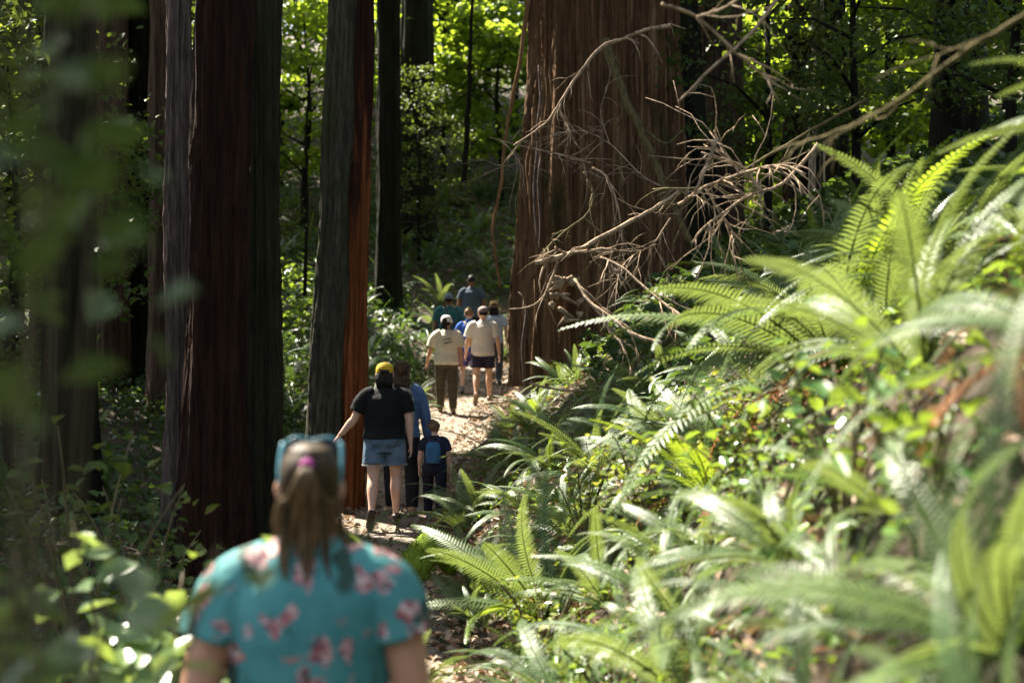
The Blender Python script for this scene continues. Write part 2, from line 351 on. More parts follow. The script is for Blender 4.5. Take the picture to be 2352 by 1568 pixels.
def sun_score(x, y, z0, z1, rad):
    zs = np.linspace(z0, z1, 14); c = np.c_[np.full(14, x), np.full(14, y), zs]; n = 0.
    for p, r, s in zip(BP, BR, BS):
        d = c - p; t = d @ SV; q = np.linalg.norm(d - t[:, None] * SV, axis=1); n += ((t > .5) & (q < rad + r * .8)).any() * (1 + r)
    px = x / max(y, 1) * FPX + 1176
    return n + (50 if 520 < px < 1190 and y < 60 else 0)
def clear_spot(x, y, h, rad, reach=2.4, rs=random.Random(11)):
    z = gz(x, y); best = (sun_score(x, y, z, z + h, rad), 0, x, y)
    for i in range(160):
        a, b_ = x + rs.uniform(-reach, reach), y + rs.uniform(-reach, reach); z = gz(a, b_); q = (sun_score(a, b_, z, z + h, rad), i + 1, a, b_)
        if q < best: best = q
    return best[2], best[3]

def crown_mesh(name, base, z0, z1, rad, k, seed, m, size=(.3, .55), cone=True):
    """sprays of flat needle clumps round limbs; base = world position of the trunk"""
    rs = np.random.default_rng(seed); nb = max(10, k // 160); C = []
    for i in range(nb):
        t = rs.random() ** .9; z = z0 + (z1 - z0) * t; L = rad * ((1 - .75 * t) if cone else 1) * rs.uniform(.7, 1.1); az = rs.uniform(0, 6.283)
        n = k // nb; s = np.sqrt(rs.random(n)); w = (.15 + .28 * (1 - abs(2 * s - 1))) * L
        u = s * L; v_ = rs.normal(0, 1, n) * w * .55
        C.append(np.c_[u * math.cos(az) - v_ * math.sin(az), u * math.sin(az) + v_ * math.cos(az), z - .12 * u * u / max(L, .1) + rs.normal(0, .16, n)])
    C = np.vstack(C); keep = open_gaps(C + np.array(base), rs); C = C[keep]; n = len(C)  # leaves cut out where sun patches are wanted
    L = rs.uniform(*size, n); V, F = diamonds(C, upish(n, rs, .45), L, L * rs.uniform(.4, .7, n), rs)
    return mesh_np(name, V, F, m)

def limbs(z0, z1, rad, n, seed, m, base, parent):
    rs = random.Random(seed)
    for i in range(n):
        z = z0 + (z1 - z0) * (i + rs.random()) / n; az = rs.uniform(0, 6.28); L = rad * (1 - .7 * (z - z0) / (z1 - z0)) * .8
        pts = [(math.cos(az) * L * t, math.sin(az) * L * t, z + .5 * t - .9 * t * t) for t in (0, .3, .65, 1)]
        if open_gaps(catmull(pts, 12) + np.array(base), np.random.default_rng(i), .05).all(): mb = MB(); mb.add(*tube(pts, [.07, .05, .03, .01], 6)); link('limb', mb.mesh('limb', m), parent)

def big_tree(name, label, x, y, h, r0, r1, m, cat='tree', z0=8, z1=26, rad=5, k=5200, seed=0, group=None, crown=True, **kw):
    z = gz(x, y); t = link(name, None, loc=(x, y, z)); tag(t, label, cat, group)
    link('trunk', trunk_mesh('trunk', h, r0, r1, m, seed=seed, **kw), t)
    if crown:
        link('crown', crown_mesh('crown', (x, y, z), z0 - z * 0, z1, rad, k, seed + 50, M_canopy), t)
        limbs(z0, z1, rad, 5, seed, m, (x, y, z), t)
    return t
def at(px, Y): return (px - 1176) / FPX * Y, Y

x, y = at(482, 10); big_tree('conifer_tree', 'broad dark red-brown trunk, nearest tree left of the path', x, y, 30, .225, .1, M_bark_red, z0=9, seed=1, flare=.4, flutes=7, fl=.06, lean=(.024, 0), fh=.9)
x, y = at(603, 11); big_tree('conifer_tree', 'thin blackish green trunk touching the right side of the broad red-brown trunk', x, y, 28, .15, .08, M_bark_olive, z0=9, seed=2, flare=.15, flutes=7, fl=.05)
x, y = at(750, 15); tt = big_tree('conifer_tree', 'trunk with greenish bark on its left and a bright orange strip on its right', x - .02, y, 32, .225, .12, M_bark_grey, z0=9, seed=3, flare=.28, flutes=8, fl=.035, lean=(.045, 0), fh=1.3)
link('orange_trunk_side', trunk_mesh('orange_trunk_side', 20, .14, .06, M_bark_orange, flare=.25, flutes=5, fl=.15, lean=(.026, 0), seed=33), tt, loc=(.31, -.04, 0))  # separate trunk lobe in the orange bark colour
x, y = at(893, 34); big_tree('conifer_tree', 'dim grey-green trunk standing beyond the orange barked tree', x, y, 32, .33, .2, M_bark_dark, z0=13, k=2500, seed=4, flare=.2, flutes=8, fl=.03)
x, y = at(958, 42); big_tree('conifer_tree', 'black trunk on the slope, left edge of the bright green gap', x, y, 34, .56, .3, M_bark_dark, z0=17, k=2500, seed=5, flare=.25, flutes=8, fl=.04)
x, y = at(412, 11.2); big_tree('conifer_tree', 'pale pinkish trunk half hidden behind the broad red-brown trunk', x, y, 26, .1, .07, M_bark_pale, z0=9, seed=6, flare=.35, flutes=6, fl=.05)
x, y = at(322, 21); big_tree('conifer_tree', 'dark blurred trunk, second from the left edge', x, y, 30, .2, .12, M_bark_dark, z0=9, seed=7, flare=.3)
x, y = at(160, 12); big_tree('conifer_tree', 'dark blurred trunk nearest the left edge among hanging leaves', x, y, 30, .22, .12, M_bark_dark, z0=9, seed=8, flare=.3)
# the giant cedar
x, y = at(1386, 18.4); cz = gz(x, y)
cedar = link('cedar_tree', None, loc=(x, y, cz)); tag(cedar, 'giant cedar with fluted reddish stringy bark right of the walkers', 'tree')
link('trunk', trunk_mesh('trunk', 40, 1.13, .12, M_bark_cedar, flare=.14, flutes=13, fl=.06, lean=(.0, 0), seed=21, nseg=300, nv=150, fh=2.0, fur_a=.14, rag=.03), cedar)
link('buttress', trunk_mesh('buttress', 26, .5, .2, M_bark_dark, flare=1.3, flutes=7, fl=.07, lean=(-.035, .0), seed=22, nseg=80, fh=1.6), cedar, loc=(1.02, .45, .3))
link('crown', crown_mesh('crown', (x, y, cz), 11, 34, 7, 9000, 71, M_canopy), cedar)
limbs(11, 34, 7, 7, 5, M_bark_cedar, (x, y, cz), cedar)
# thin strips down the cedar's left flank, every other one pale
for i, (px, y0, y1) in enumerate([(1222, 250, 520), (1232, 300, 560), (1214, 330, 460), (1241, 360, 590), (1256, 120, 300), (1240, 150, 330), (1228, 640, 930), (1205, 700, 880), (1268, 90, 250)]):
    mb = MB(); a = P(px, y0, 17.2); b_ = P(px - 4, y1, 17.18); off = Vector((x, y, cz)); pts = [a.lerp(b_, t) + Vector((.02 * math.sin(t * 7 + i), -.02 * math.sin(t * 3.1), 0)) - off for t in np.linspace(0, 1, 9)]
    mb.add(*tube(pts, [.006, .014, .02, .017, .02, .016, .015, .011, .004], 6, ref=(1, 0, 0), asp=.5)); link('flank_strip', mb.mesh('flank_strip', M_bark_pale if i % 2 else M_bark_cedar), cedar)
mb = MB(); rs_ = random.Random(4); off = Vector((x, y, cz))
for i in range(16):
    q = P(1300 + rs_.uniform(-28, 30), 690 + rs_.uniform(-55, 50), 17.22) - off; mb.add(*tube([q, q + Vector((rs_.uniform(-.12, .12), -.05, rs_.uniform(-.03, .06))), q + Vector((rs_.uniform(-.2, .2), -.03, rs_.uniform(-.12, .05)))], [.03, .035, .012], 7, spl=7))
link('bark_scar', mb.mesh('bark_scar', M_dead), cedar)
x, y = at(1655, 20); big_tree('conifer_tree', 'brown trunk on the right bank behind the dead branches', x, y, 30, .34, .16, M_bark_brown, z0=11, seed=9, flare=.2, rad=4, k=3500)
x, y = at(1905, 23); big_tree('conifer_tree', 'dark trunk high on the right bank above the ferns', x, y, 30, .3, .16, M_bark_dark, z0=10, seed=10, flare=.2, rad=4, k=3500)
# more of the stand, to the left and around, added so their crowns shade the path
OFF = [(-8, 8), (-6.5, 11.5), (-9.5, 13), (-6, 18), (-10, 20), (-7.5, 24), (-12, 27), (-8.5, 31), (-13, 36), (-15, 14), (-16, 22), (-19, 30), (4.5, 27), (7, 20), (8, 12), (6.5, 33), (-17, 42), (-11, 6), (-4.2, 21)]
for i, (x, y) in enumerate(OFF):
    x, y = clear_spot(x, y, 30, .35)
    r = random.uniform(.2, .42)
    big_tree('conifer_tree', 'dark conifer trunk in the shaded stand beside the path', x, y, 32, r, .12, random.choice([M_bark_dark, M_bark_dark, M_bark_red, M_bark_brown]), z0=random.uniform(7.5, 10) + (4 if y > 35 else 0), z1=28, rad=random.uniform(4.8, 6.2), k=7000, seed=200 + i, group='conifers of the shaded stand', flare=.25, nseg=40, nv=40, fur_a=.04)

# understorey trees with translucent leaves; lit and shaded looks are put into two leaf colours
def broad_crown(name, h, rad, k, seed, m, leaf=(.12, .2), low=.25):
    rs = np.random.default_rng(seed); nc = max(8, k // 70); C = []
    for i in range(nc):
        u = rs.normal(size=3); u /= np.linalg.norm(u); rr = rad * rs.random() ** .4
        c = np.array([u[0] * rr, u[1] * rr, h * (low + (1 - low) * (u[2] * .5 + .5))]); n = k // nc; s = rs.uniform(.25, .55)
        C.append(c + rs.normal(size=(n, 3)) * np.array([s, s, s * .28]))
    C = np.vstack(C); n = len(C); L = rs.uniform(*leaf, n); return C, L, rs
BROAD = {}
def broad_tree(x, y, h, rad, key, label, group, cat='tree', zoff=0):
    if key not in BROAD:
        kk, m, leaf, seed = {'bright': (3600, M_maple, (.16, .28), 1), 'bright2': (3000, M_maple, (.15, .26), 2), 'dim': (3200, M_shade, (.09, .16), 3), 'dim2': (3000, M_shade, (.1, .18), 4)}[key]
        C, L, rs = broad_crown('crown', 7, 2.4, kk, seed, m, leaf); V, F = leaf_quads(C, upish(len(C), rs, .8), L, L * rs.uniform(.55, .8, len(C)), rs)
        mb = MB(); mb.add(*tube([(0, 0, -.4), (.05, .02, 1.5), (-.08, .1, 3.5), (.05, 0, 6.2)], [.1, .085, .06, .015], 8, spl=10))
        for i in range(10):
            a = i * 2.4; z = 1.6 + i * .42; mb.add(*tube([(0, 0, z), (math.cos(a) * .8, math.sin(a) * .8, z + .45), (math.cos(a) * 1.8, math.sin(a) * 1.8, z + .6)], [.04, .025, .008], 5))
        BROAD[key] = (mesh_np('crown', V, F, m), mb.mesh('trunk', M_bark_dark))
    t = link('broadleaf_tree', None, loc=(x, y, gz(x, y) + zoff), rot=(0, 0, random.uniform(0, 6.28))); t.scale = (rad / 2.4, rad / 2.4, h / 7)
    tag(t, label, cat, group); link('trunk', BROAD[key][1], t); link('crown', BROAD[key][0], t); return t
for i, (px, Y_, h, r) in enumerate([(700, 42, 8, 3), (640, 48, 12, 4), (1020, 50, 9, 3.6), (1090, 54, 11, 4), (1150, 48, 8, 3), (1060, 60, 16, 5), (960, 58, 14, 5), (1180, 60, 18, 5), (1120, 70, 20, 6), (1000, 72, 22, 6), (760, 60, 16, 5), (680, 70, 20, 6), (560, 60, 16, 5), (850, 66, 20, 6), (1260, 56, 14, 4),
                                      (1760, 17, 5.5, 1.5), (1960, 15, 5, 1.5), (2180, 13, 4.5, 1.4), (2330, 11, 4, 1.3), (1830, 20, 7, 2), (1760, 30, 7, 2.4), (1700, 36, 9, 3), (1900, 30, 8, 3), (1580, 40, 10, 3.5), (2050, 26, 7, 2.6), (2250, 24, 8, 3), (1450, 60, 20, 6), (1640, 60, 20, 6), (400, 60, 18, 6), (250, 50, 16, 5), (60, 46, 14, 5), (-80, 40, 12, 4), (1850, 50, 16, 6), (2150, 44, 14, 5), (2300, 40, 12, 5)]):
    x, y = at(px, Y_); dim_ = px > 1700 and Y_ < 21  # these take the leaf colour darkened for shade
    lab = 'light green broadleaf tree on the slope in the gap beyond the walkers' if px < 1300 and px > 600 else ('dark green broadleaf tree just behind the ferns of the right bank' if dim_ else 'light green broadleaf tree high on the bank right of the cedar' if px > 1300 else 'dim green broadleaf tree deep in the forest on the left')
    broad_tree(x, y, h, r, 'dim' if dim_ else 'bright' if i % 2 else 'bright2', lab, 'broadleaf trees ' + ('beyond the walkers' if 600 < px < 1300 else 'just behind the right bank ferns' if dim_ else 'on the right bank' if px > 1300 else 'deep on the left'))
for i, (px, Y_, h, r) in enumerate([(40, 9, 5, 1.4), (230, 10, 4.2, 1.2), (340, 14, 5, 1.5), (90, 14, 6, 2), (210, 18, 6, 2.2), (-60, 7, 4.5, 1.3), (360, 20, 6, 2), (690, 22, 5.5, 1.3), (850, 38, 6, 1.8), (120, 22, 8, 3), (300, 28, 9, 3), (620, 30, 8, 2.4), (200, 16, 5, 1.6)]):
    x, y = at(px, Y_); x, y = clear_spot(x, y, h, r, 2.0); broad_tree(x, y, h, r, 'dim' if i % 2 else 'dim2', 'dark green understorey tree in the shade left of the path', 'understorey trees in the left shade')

# ------------------------------------------------------------------ ferns
def frond_mesh(name, L, seed, m, e0=68, e1=-25, n=46, droop=1.0, wid=.088, side=0.):
    """sword fern frond: arching midrib with two rows of narrow leaflets; base at origin, grows along +Y"""
    rs = np.random.default_rng(seed); k = n + 6; s = np.linspace(0, 1, k); el = np.radians(e0 + (e1 - e0) * s ** 1.15 * droop)
    ds = L / (k - 1); yy = np.concatenate([[0], np.cumsum(np.cos(el[:-1]) * ds)]); zz = np.concatenate([[0], np.cumsum(np.sin(el[:-1]) * ds)])
    xx = side * L * s ** 2; mid = np.c_[xx, yy, zz]; T = np.gradient(mid, axis=0); T /= np.linalg.norm(T, axis=1)[:, None]
    S = np.cross(T, (0, 0, 1.)) + 1e-6; S /= np.linalg.norm(S, axis=1)[:, None]; U = np.cross(S, T)
    V = []; F = []
    for j in range(4, k - 1):
        t = (j - 4) / (k - 5); w = wid * L * (min(1, .45 + t * 2.2)) * (1 - t ** 2.2) ** .75 + .006; b_ = ds * .47
        for sg in (-1, 1):
            out = S[j] * sg * math.cos(.38) + T[j] * math.sin(.38 + .25 * t); out /= np.linalg.norm(out)
            ll = w * rs.uniform(.9, 1.08); dr = -U[j] * ll * rs.uniform(.05, .22); o = len(V); c = mid[j]; up = U[j] * .004
            V += [c - T[j] * b_ * .7, c + T[j] * b_ * .9, c + out * ll * .55 + T[j] * b_ * .62 + dr * .35 + up, c + out * ll + dr + T[j] * b_ * .3, c + out * ll * .55 - T[j] * b_ * .5 + dr * .35 + up]
            F += [(o, o + 1, o + 2, o + 4), (o + 4, o + 2, o + 3, o + 3)] if False else [(o, o + 1, o + 2, o + 4)]
            F += [(o + 4, o + 2, o + 3)]
    mb = MB(); mb.add(V, F); r = np.linspace(.0055, .0012, k); mb.add(*tube(mid, r * (L / .9), 4))
    return mb.mesh(name, m, False)
def frond_set(m, seed, **kw):
    return [frond_mesh('frond', 1.0, seed + i, m, e0=e0, e1=e1, side=sd, **kw) for i, (e0, e1, sd) in enumerate([(72, 5, .05), (66, -15, -.08), (58, -30, .1), (50, -35, -.04), (78, 25, .06), (42, -40, -.1), (70, -40, .0), (60, 0, .12)])]
FR_G = frond_set(M_fern, 10); FR_LIT = frond_set(M_fern_lit, 30); FR_D = [frond_mesh('frond', .9, 60 + i, M_fern_d, e0=e, e1=-75, wid=.07, n=26) for i, e in enumerate((35, 20, 48))]; FR_SHADE = frond_set(M_fern_shade, 80)
def fern(x, y, size, n, label, group=None, sets=FR_G, yellow=0, dead=0, tilt=None, az0=None, spread=6.283, dz=0):
    z = gz(x, y) + dz; e = .25; nrm = Vector((-(gz(x + e, y) - gz(x - e, y)) / (2 * e), -(gz(x, y + e) - gz(x, y - e)) / (2 * e), 1)).normalized()
    root = link('fern', None, loc=(x, y, z - .02)); root.rotation_euler = (Vector((0, 0, 1)).lerp(nrm, .55)).to_track_quat('Z', 'Y').to_euler()
    tag(root, label, 'fern', group); a = random.uniform(0, 6.28) if az0 is None else az0 - spread / 2
    for i in range(n):
        az = a + spread * (i + random.uniform(-.3, .3)) / n; s = size * random.uniform(.75, 1.12)
        me = random.choice(FR_LIT if i < yellow else sets)  # first fronds take the colour painted as backlit
        if spread < 6: az = a + spread * ((i * .618) % 1.0)
        o = link('frond', me, root); o.rotation_euler = (R(random.uniform(-14, 12)), R(random.uniform(-22, 22)), az - math.pi / 2); o.scale = (s * random.uniform(.85, 1.2), s, s)
    for i in range(dead):
        o = link('frond', random.choice(FR_D), root); o.rotation_euler = (0, R(random.uniform(-20, 20)), random.uniform(0, 6.28)); s = size * random.uniform(.6, .9); o.scale = (s, s, s); o['label'] = 'withered brown frond'
    return root
def fpx(px, py, Y, size, n, label, group=None, **kw):
    p = P(px, py, Y); return fern(p.x, Y, size, n, label, group, dz=kw.pop('dz', 0), **kw)
HER = [(1935, 6.0, 1.4, 24, 'tall sunlit fern with yellow-green upright fronds, largest on the right bank', dict(yellow=8, dead=3)),
       (1640, 6.3, .95, 16, 'fern with one glowing yellow-green frond below the tall sunlit fern', dict(yellow=4, dead=5)),
       (1560, 8.0, .95, 16, 'fern spreading pale fronds against the foot of the cedar', dict()),
       (1380, 9.6, .9, 15, 'fern at the lower left foot of the cedar beside the path bend', dict()),
       (1270, 7.2, 1.1, 16, 'fern with a long pale frond rising towards the cedar base', dict(yellow=1, dead=1)),
       (1290, 7.4, .62, 13, 'fern beside the mossy root with a small bright yellow frond', dict(yellow=2, dead=2)),
       (1085, 9.4, .75, 12, 'fern overhanging the path in front of the child', dict(yellow=1)),
       (1110, 12.5, .85, 14, 'fern arching over the sunny path bend right of the child', dict()), (1180, 13.5, .95, 14, 'fern between the path bend and the foot of the cedar', dict(dead=1)), (1072, 12.6, 1.05, 15, 'fern partly covering the child from the right', dict()), (1225, 15.6, .8, 13, 'fern against the left foot of the cedar beside the path', dict()),
       (1330, 5.4, .85, 14, 'fern with long white-lit fronds low on the bank in the centre bottom', dict(dead=1)),
       (1560, 4.6, .95, 14, 'fern low on the bank above the bare soil', dict(dead=2)),
       (2120, 2.3, .6, 15, 'large blurred fern in the lower right corner', dict()),
       (2330, 2.4, .8, 16, 'wide pale blurred fern at the right edge, halfway up', dict(yellow=1)),
       (2130, 4.0, .85, 18, 'pale blurred fern between the tall sunlit fern and the right edge', dict()),
       (2300, 1.5, .5, 15, 'closest blurred fern at the right edge of the frame', dict()), (2120, 1.75, .55, 14, 'very blurred fern low in the right corner, left of the closest one', dict()), (2400, 2.0, .6, 16, 'blurred fern cut by the right edge of the frame', dict()), (1960, 2.6, .6, 13, 'blurred fern in the lower right above the bare soil', dict(dead=1)),
       (2200, 5.6, 1.0, 18, 'blurred fern high on the bank below the upper right trunks', dict())]
placed = []
for px, Y_, s, n, lab, kw in HER:
    x, y = at(px, Y_); placed.append((x, y, s)); fern(x, y, s, n, lab, None, **kw)
def scatter(k, xlo, xhi, ylo, yhi, dmin, cond):
    out = []; tries = 0
    while len(out) < k and tries < k * 80:
        tries += 1; y = random.uniform(ylo, yhi); x = random.uniform(xlo, xhi)
        if not cond(x, y): continue
        if any((x - a) ** 2 + (y - b) ** 2 < dmin ** 2 for a, b, *_ in placed): continue
        placed.append((x, y, 1)); out.append((x, y))
    return out
ced = at(1372, 18.4)
def right_ok(x, y):
    d = x - float(xp(y)) - .6
    return d > .45 and x / max(y, .5) < .62 and math.hypot(x - ced[0], y - ced[1]) > 1.5 and not (y < 3.2 and x < .75 + .1 * y) and not (3 < y < 5.6 and d < .7)
for x, y in scatter(125, -.5, 7, 1.7, 17, .36, right_ok):
    fern(x, y, random.uniform(.55, .9) * (1.1 if x > 2.2 else 1), random.randint(11, 15), 'green sword fern in the dense bank right of the path', 'sword ferns covering the right bank', yellow=random.choice([0, 0, 1, 2]), dead=random.choice([0, 1, 2, 3]))
for x, y in scatter(38, -1.2, 2.2, 3.0, 10, .3, lambda x, y: .12 < x - float(xp(y)) - .6 < .95 and not (y > 3.5 and x / y * FPX + 1176 < (1190 if y < 8.4 else 1100))):
    fern(x, y, random.uniform(.38, .58), random.randint(9, 12), 'small green fern low on the bank at the edge of the path', 'small ferns along the foot of the bank', yellow=random.choice([0, 0, 1]), dead=random.choice([0, 1]))
# sunlit and shaded ferns beside the walkers
for px, Y_, s, n, lab, kw in [(858, 21.5, 1.0, 15, 'white-lit fern just right of the orange bark strip', dict(yellow=1)), (905, 20.5, .9, 14, 'lit fern behind the yellow cap, left of the dirt path', dict(yellow=2)), (940, 22.5, .9, 13, 'lit fern nearest the woman in the white cap', dict()),
                               (1010, 32.5, 1.5, 18, 'bright fern with long arching fronds left of the tall grey-blue shirted man', dict(yellow=3)), (1110, 33, 1.3, 16, 'bright fern right of the tall man, above the straw hat', dict(yellow=3)), (1150, 30, 1.2, 15, 'sunlit fern between the straw hat and the cedar trunk', dict(yellow=2)),
                               (820, 11.5, .7, 12, 'pale fern beside the ponytailed woman and the denim shorts', dict()), (1090, 8.8, .6, 11, 'pale fern at the path edge below the dark trousered walker', dict()), (905, 6.4, .7, 4, 'fern with one long bent pale frond behind the floral shirt shoulder', dict(az0=2.9, spread=.9))]:
    x, y = at(px, Y_); placed.append((x, y, s)); fern(x, y, s, n, lab, None, **kw)
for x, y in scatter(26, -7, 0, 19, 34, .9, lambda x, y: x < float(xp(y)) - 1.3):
    fern(x, y, random.uniform(.8, 1.25), 12, 'dark shaded fern on the slope left of the walkers', 'shaded ferns left of the walkers', sets=FR_SHADE)
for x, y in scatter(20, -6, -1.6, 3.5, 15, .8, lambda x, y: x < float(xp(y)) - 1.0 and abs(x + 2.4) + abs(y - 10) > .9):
    fern(x, y, random.uniform(.6, .95), 11, 'dark shaded fern on the forest floor left of the path', 'shaded ferns on the left forest floor', sets=FR_SHADE, dead=random.choice([0, 1]))
# ferns on the hill behind, too small to show their fronds one by one
def fern_clump(seed, sets):
    rs = random.Random(seed); V = []; F = []
    for i in range(13):
        me = rs.choice(sets); M_ = Matrix.Rotation(6.283 * i / 13 + rs.uniform(-.2, .2), 4, 'Z') @ Matrix.Rotation(R(rs.uniform(-14, 12)), 4, 'X') @ Matrix.Scale(rs.uniform(.75, 1.1), 4)
        o = len(V); V += [tuple(M_ @ v_.co) for v_ in me.vertices]; F += [tuple(o + q for q in p.vertices) for p in me.polygons]
    mb = MB(); mb.v = V; mb.f = F; return mb.mesh('fern', sets[0].materials[0], False)
CL = [fern_clump(1, FR_SHADE), fern_clump(2, FR_SHADE), fern_clump(3, FR_G)]
for x, y in scatter(70, -9, 5, 34, 52, 1.0, lambda x, y: abs(x - float(xp(y))) > .8):
    o = link('fern', random.choice(CL), loc=(x, y, gz(x, y)), rot=(R(-12), 0, random.uniform(0, 6.28))); s = random.uniform(1.0, 1.5); o.scale = (s, s, s)
    tag(o, 'small dark fern on the far slope beyond the walkers', 'fern', 'ferns on the far slope')

# ------------------------------------------------------------------ leafy shrubs
def shrub(name, x, y, h, rad, k, leaf, m, label, group=None, seed=0, z=None, tilt=.55, cat='shrub', stems=7, sw=1.0, lo=.3):
    rs = np.random.default_rng(seed + 900); zz = gz(x, y) if z is None else z; t = link(name, None, loc=(x, y, zz)); tag(t, label, cat, group)
    C = []; mb = MB(); per = max(3, k // stems)
    for i in range(stems):
        a = 6.283 * (i + rs.random()) / stems; tip = np.array([math.cos(a) * rad * rs.uniform(.3, 1), math.sin(a) * rad * rs.uniform(.3, 1), h * rs.uniform(.75, 1.05)])
        pts = [np.zeros(3) + (0, 0, -.05), tip * (.25, .25, .45), tip * (.65, .65, .8), tip]; q = catmull(pts, 12); mb.add(*tube(q, np.linspace(.009, .003, 12) * sw, 5))
        for j in range(per):
            s = rs.uniform(lo, 1); p = q[min(11, int(s * 11))] + rs.normal(size=3) * rad * .2 * (1.2 - .3 * s); C.append(p)
    C = np.array(C); n = len(C); L = rs.uniform(leaf[0], leaf[1], n); V, F = leaf_quads(C, upish(n, rs, tilt), L, L * rs.uniform(.55, .75, n), rs)
    link('foliage', mesh_np('foliage', V, F, m), t); link('stems', mb.mesh('stems', M_stem), t); return t
for i, (px, py, Y_, h, rad, k, leaf, m, lab) in enumerate([
    (120, 1568, 1.8, 1.62, .25, 300, (.07, .115), M_bush, 'blurred bush with big pale leaves in the lower left foreground'),
    (10, 1568, 1.6, 1.62, .32, 240, (.07, .11), M_bush, 'blurred yellow-green bush in the lower left corner'),
    (330, 1500, 3.3, 1.45, .38, 260, (.07, .12), M_bush, 'leafy bush behind the left sleeve of the floral shirt'),
    (540, 1300, 4.6, 1.15, .4, 110, (.07, .12), M_shrub_y, 'low bush with one bright green leaf at the foot of the dark trunk'),
    (180, 1000, 5.5, 1.5, .6, 120, (.06, .1), M_shade, 'dim shrub in the shade at the far left middle'),
    (330, 1100, 7, 1.1, .5, 110, (.06, .1), M_shade, 'dim shrub left of the broad red-brown trunk'),
    (1340, 1090, 7.6, .7, .45, 260, (.035, .06), M_shrub_y, 'yellowing small-leaved shrub among ferns below the cedar'),
    (1480, 1130, 6.6, .62, .42, 260, (.035, .06), M_shrub_y, 'yellow-green shrub in the middle of the fern bank'),
    (1250, 1180, 6.4, .5, .3, 150, (.03, .05), M_shrub_y, 'small yellow-green seedling shrub right of the bright yellow frond'),
    (1780, 1150, 4.6, .5, .4, 150, (.04, .07), M_shrub, 'pale broad-leaved shrub below the withered orange frond'),
    (1700, 1050, 5.6, .5, .4, 160, (.04, .065), M_shrub_y, 'orange and yellow leaved shrub below the glowing frond'),
    (2120, 1250, 2.9, .5, .3, 44, (.07, .1), M_shrub, 'blurred plant with a few broad pale leaves at the right'),
    (1940, 1350, 3.6, .55, .3, 90, (.045, .07), M_shrub, 'blurred low shrub in the lower right fern bank'),
    (690, 700, 27, 1.9, .9, 260, (.12, .2), M_shrub, 'sunlit shrub seen between two dark trunks on the left'),
    (1400, 1380, 4.9, .4, .3, 110, (.035, .06), M_shrub, 'small green shrub at the bottom centre beside bare soil')]):
    x, y = at(px, Y_); shrub('shrub', x, y, h, rad, k, leaf, m, lab, None, i)
# hanging leafy branches close on the left
for i, (px, Y_, z0, k, rd) in enumerate([(100, 1.05, 2.6, 44, .18), (-20, .9, 2.5, 40, .16), (60, 1.3, 2.65, 70, .25), (235, 1.7, 2.9, 56, .22)]):
    x, y = at(px, Y_); shrub('leafy_sapling', x - .08, y, z0 - gz(x, y), rd, k, (.05, .08), M_hang, ['slim very blurred sapling with dim hanging leaves, upper left', 'closest blurred sapling at the left edge', 'blurred sapling whose dim leaves fill the top left corner', 'dim blurred sapling just left of the pinkish trunk'][i], None, 40 + i, cat='sapling', stems=6, sw=.3, lo=.72)

# ------------------------------------------------------------------ ground litter
def litter(name, pts, size, m, lab, seed, hgt=.02, tilt=.35):
    rs = np.random.default_rng(seed); pts = np.array(pts); n = len(pts); C = np.c_[pts, ground(pts[:, 0], pts[:, 1]) + hgt + rs.random(n) * hgt]
    L = rs.uniform(*size, n); V, F = leaf_quads(C, upish(n, rs, tilt), L, L * rs.uniform(.45, .75, n), rs, .3)
    o = link(name, mesh_np(name, V, F, m)); tag(o, lab, 'litter', kind='stuff')
rs = np.random.default_rng(3)
yy = rs.uniform(3, 36, 9000); xx = xp(yy) + np.where(rs.random(9000) < .8, np.sign(rs.normal(size=9000)) * rs.uniform(.35, 1.3, 9000), rs.uniform(-.7, .7, 9000))
litter('leaf_litter', np.c_[xx, yy], (.04, .1), M_litter, 'fallen brown leaves scattered along the dirt path', 1)
yy = rs.uniform(2, 17, 5000); xx = xp(yy) + .5 + rs.random(5000) ** 1.2 * 4.5
litter('dead_leaves', np.c_[xx, yy], (.04, .11), M_litter, 'withered leaves and debris between the ferns on the right bank', 2, .03, .7)
yy = rs.uniform(2.5, 17, 9000); xx = xp(yy) + .75 + rs.random(9000) * 4.5; k_ = wob(xx, yy, 2.2, 1.) > -.15
litter('ground_cover', np.c_[xx, yy][k_], (.04, .075), M_shrub, 'low green ground cover between the ferns on the right bank', 3, .1, .5)
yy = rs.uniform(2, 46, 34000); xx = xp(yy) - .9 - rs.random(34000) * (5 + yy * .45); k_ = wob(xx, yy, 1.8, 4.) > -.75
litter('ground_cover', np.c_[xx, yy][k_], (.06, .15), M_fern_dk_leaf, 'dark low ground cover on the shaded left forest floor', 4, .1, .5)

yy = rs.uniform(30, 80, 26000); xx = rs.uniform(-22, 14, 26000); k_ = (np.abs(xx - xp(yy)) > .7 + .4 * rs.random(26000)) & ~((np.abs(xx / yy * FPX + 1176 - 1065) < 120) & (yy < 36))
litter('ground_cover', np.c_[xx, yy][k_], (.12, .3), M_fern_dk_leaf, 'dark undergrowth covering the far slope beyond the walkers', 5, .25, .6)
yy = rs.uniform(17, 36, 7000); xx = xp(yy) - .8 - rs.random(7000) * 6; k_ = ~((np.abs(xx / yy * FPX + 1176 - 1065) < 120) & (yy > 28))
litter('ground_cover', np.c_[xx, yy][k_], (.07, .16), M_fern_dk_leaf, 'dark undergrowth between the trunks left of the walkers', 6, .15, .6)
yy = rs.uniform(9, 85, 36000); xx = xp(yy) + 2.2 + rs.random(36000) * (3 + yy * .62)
litter('ground_cover', np.c_[xx, yy], (.08, .22), M_fern_dk_leaf, 'dark undergrowth high on the right bank behind the ferns', 7, .22, .6)
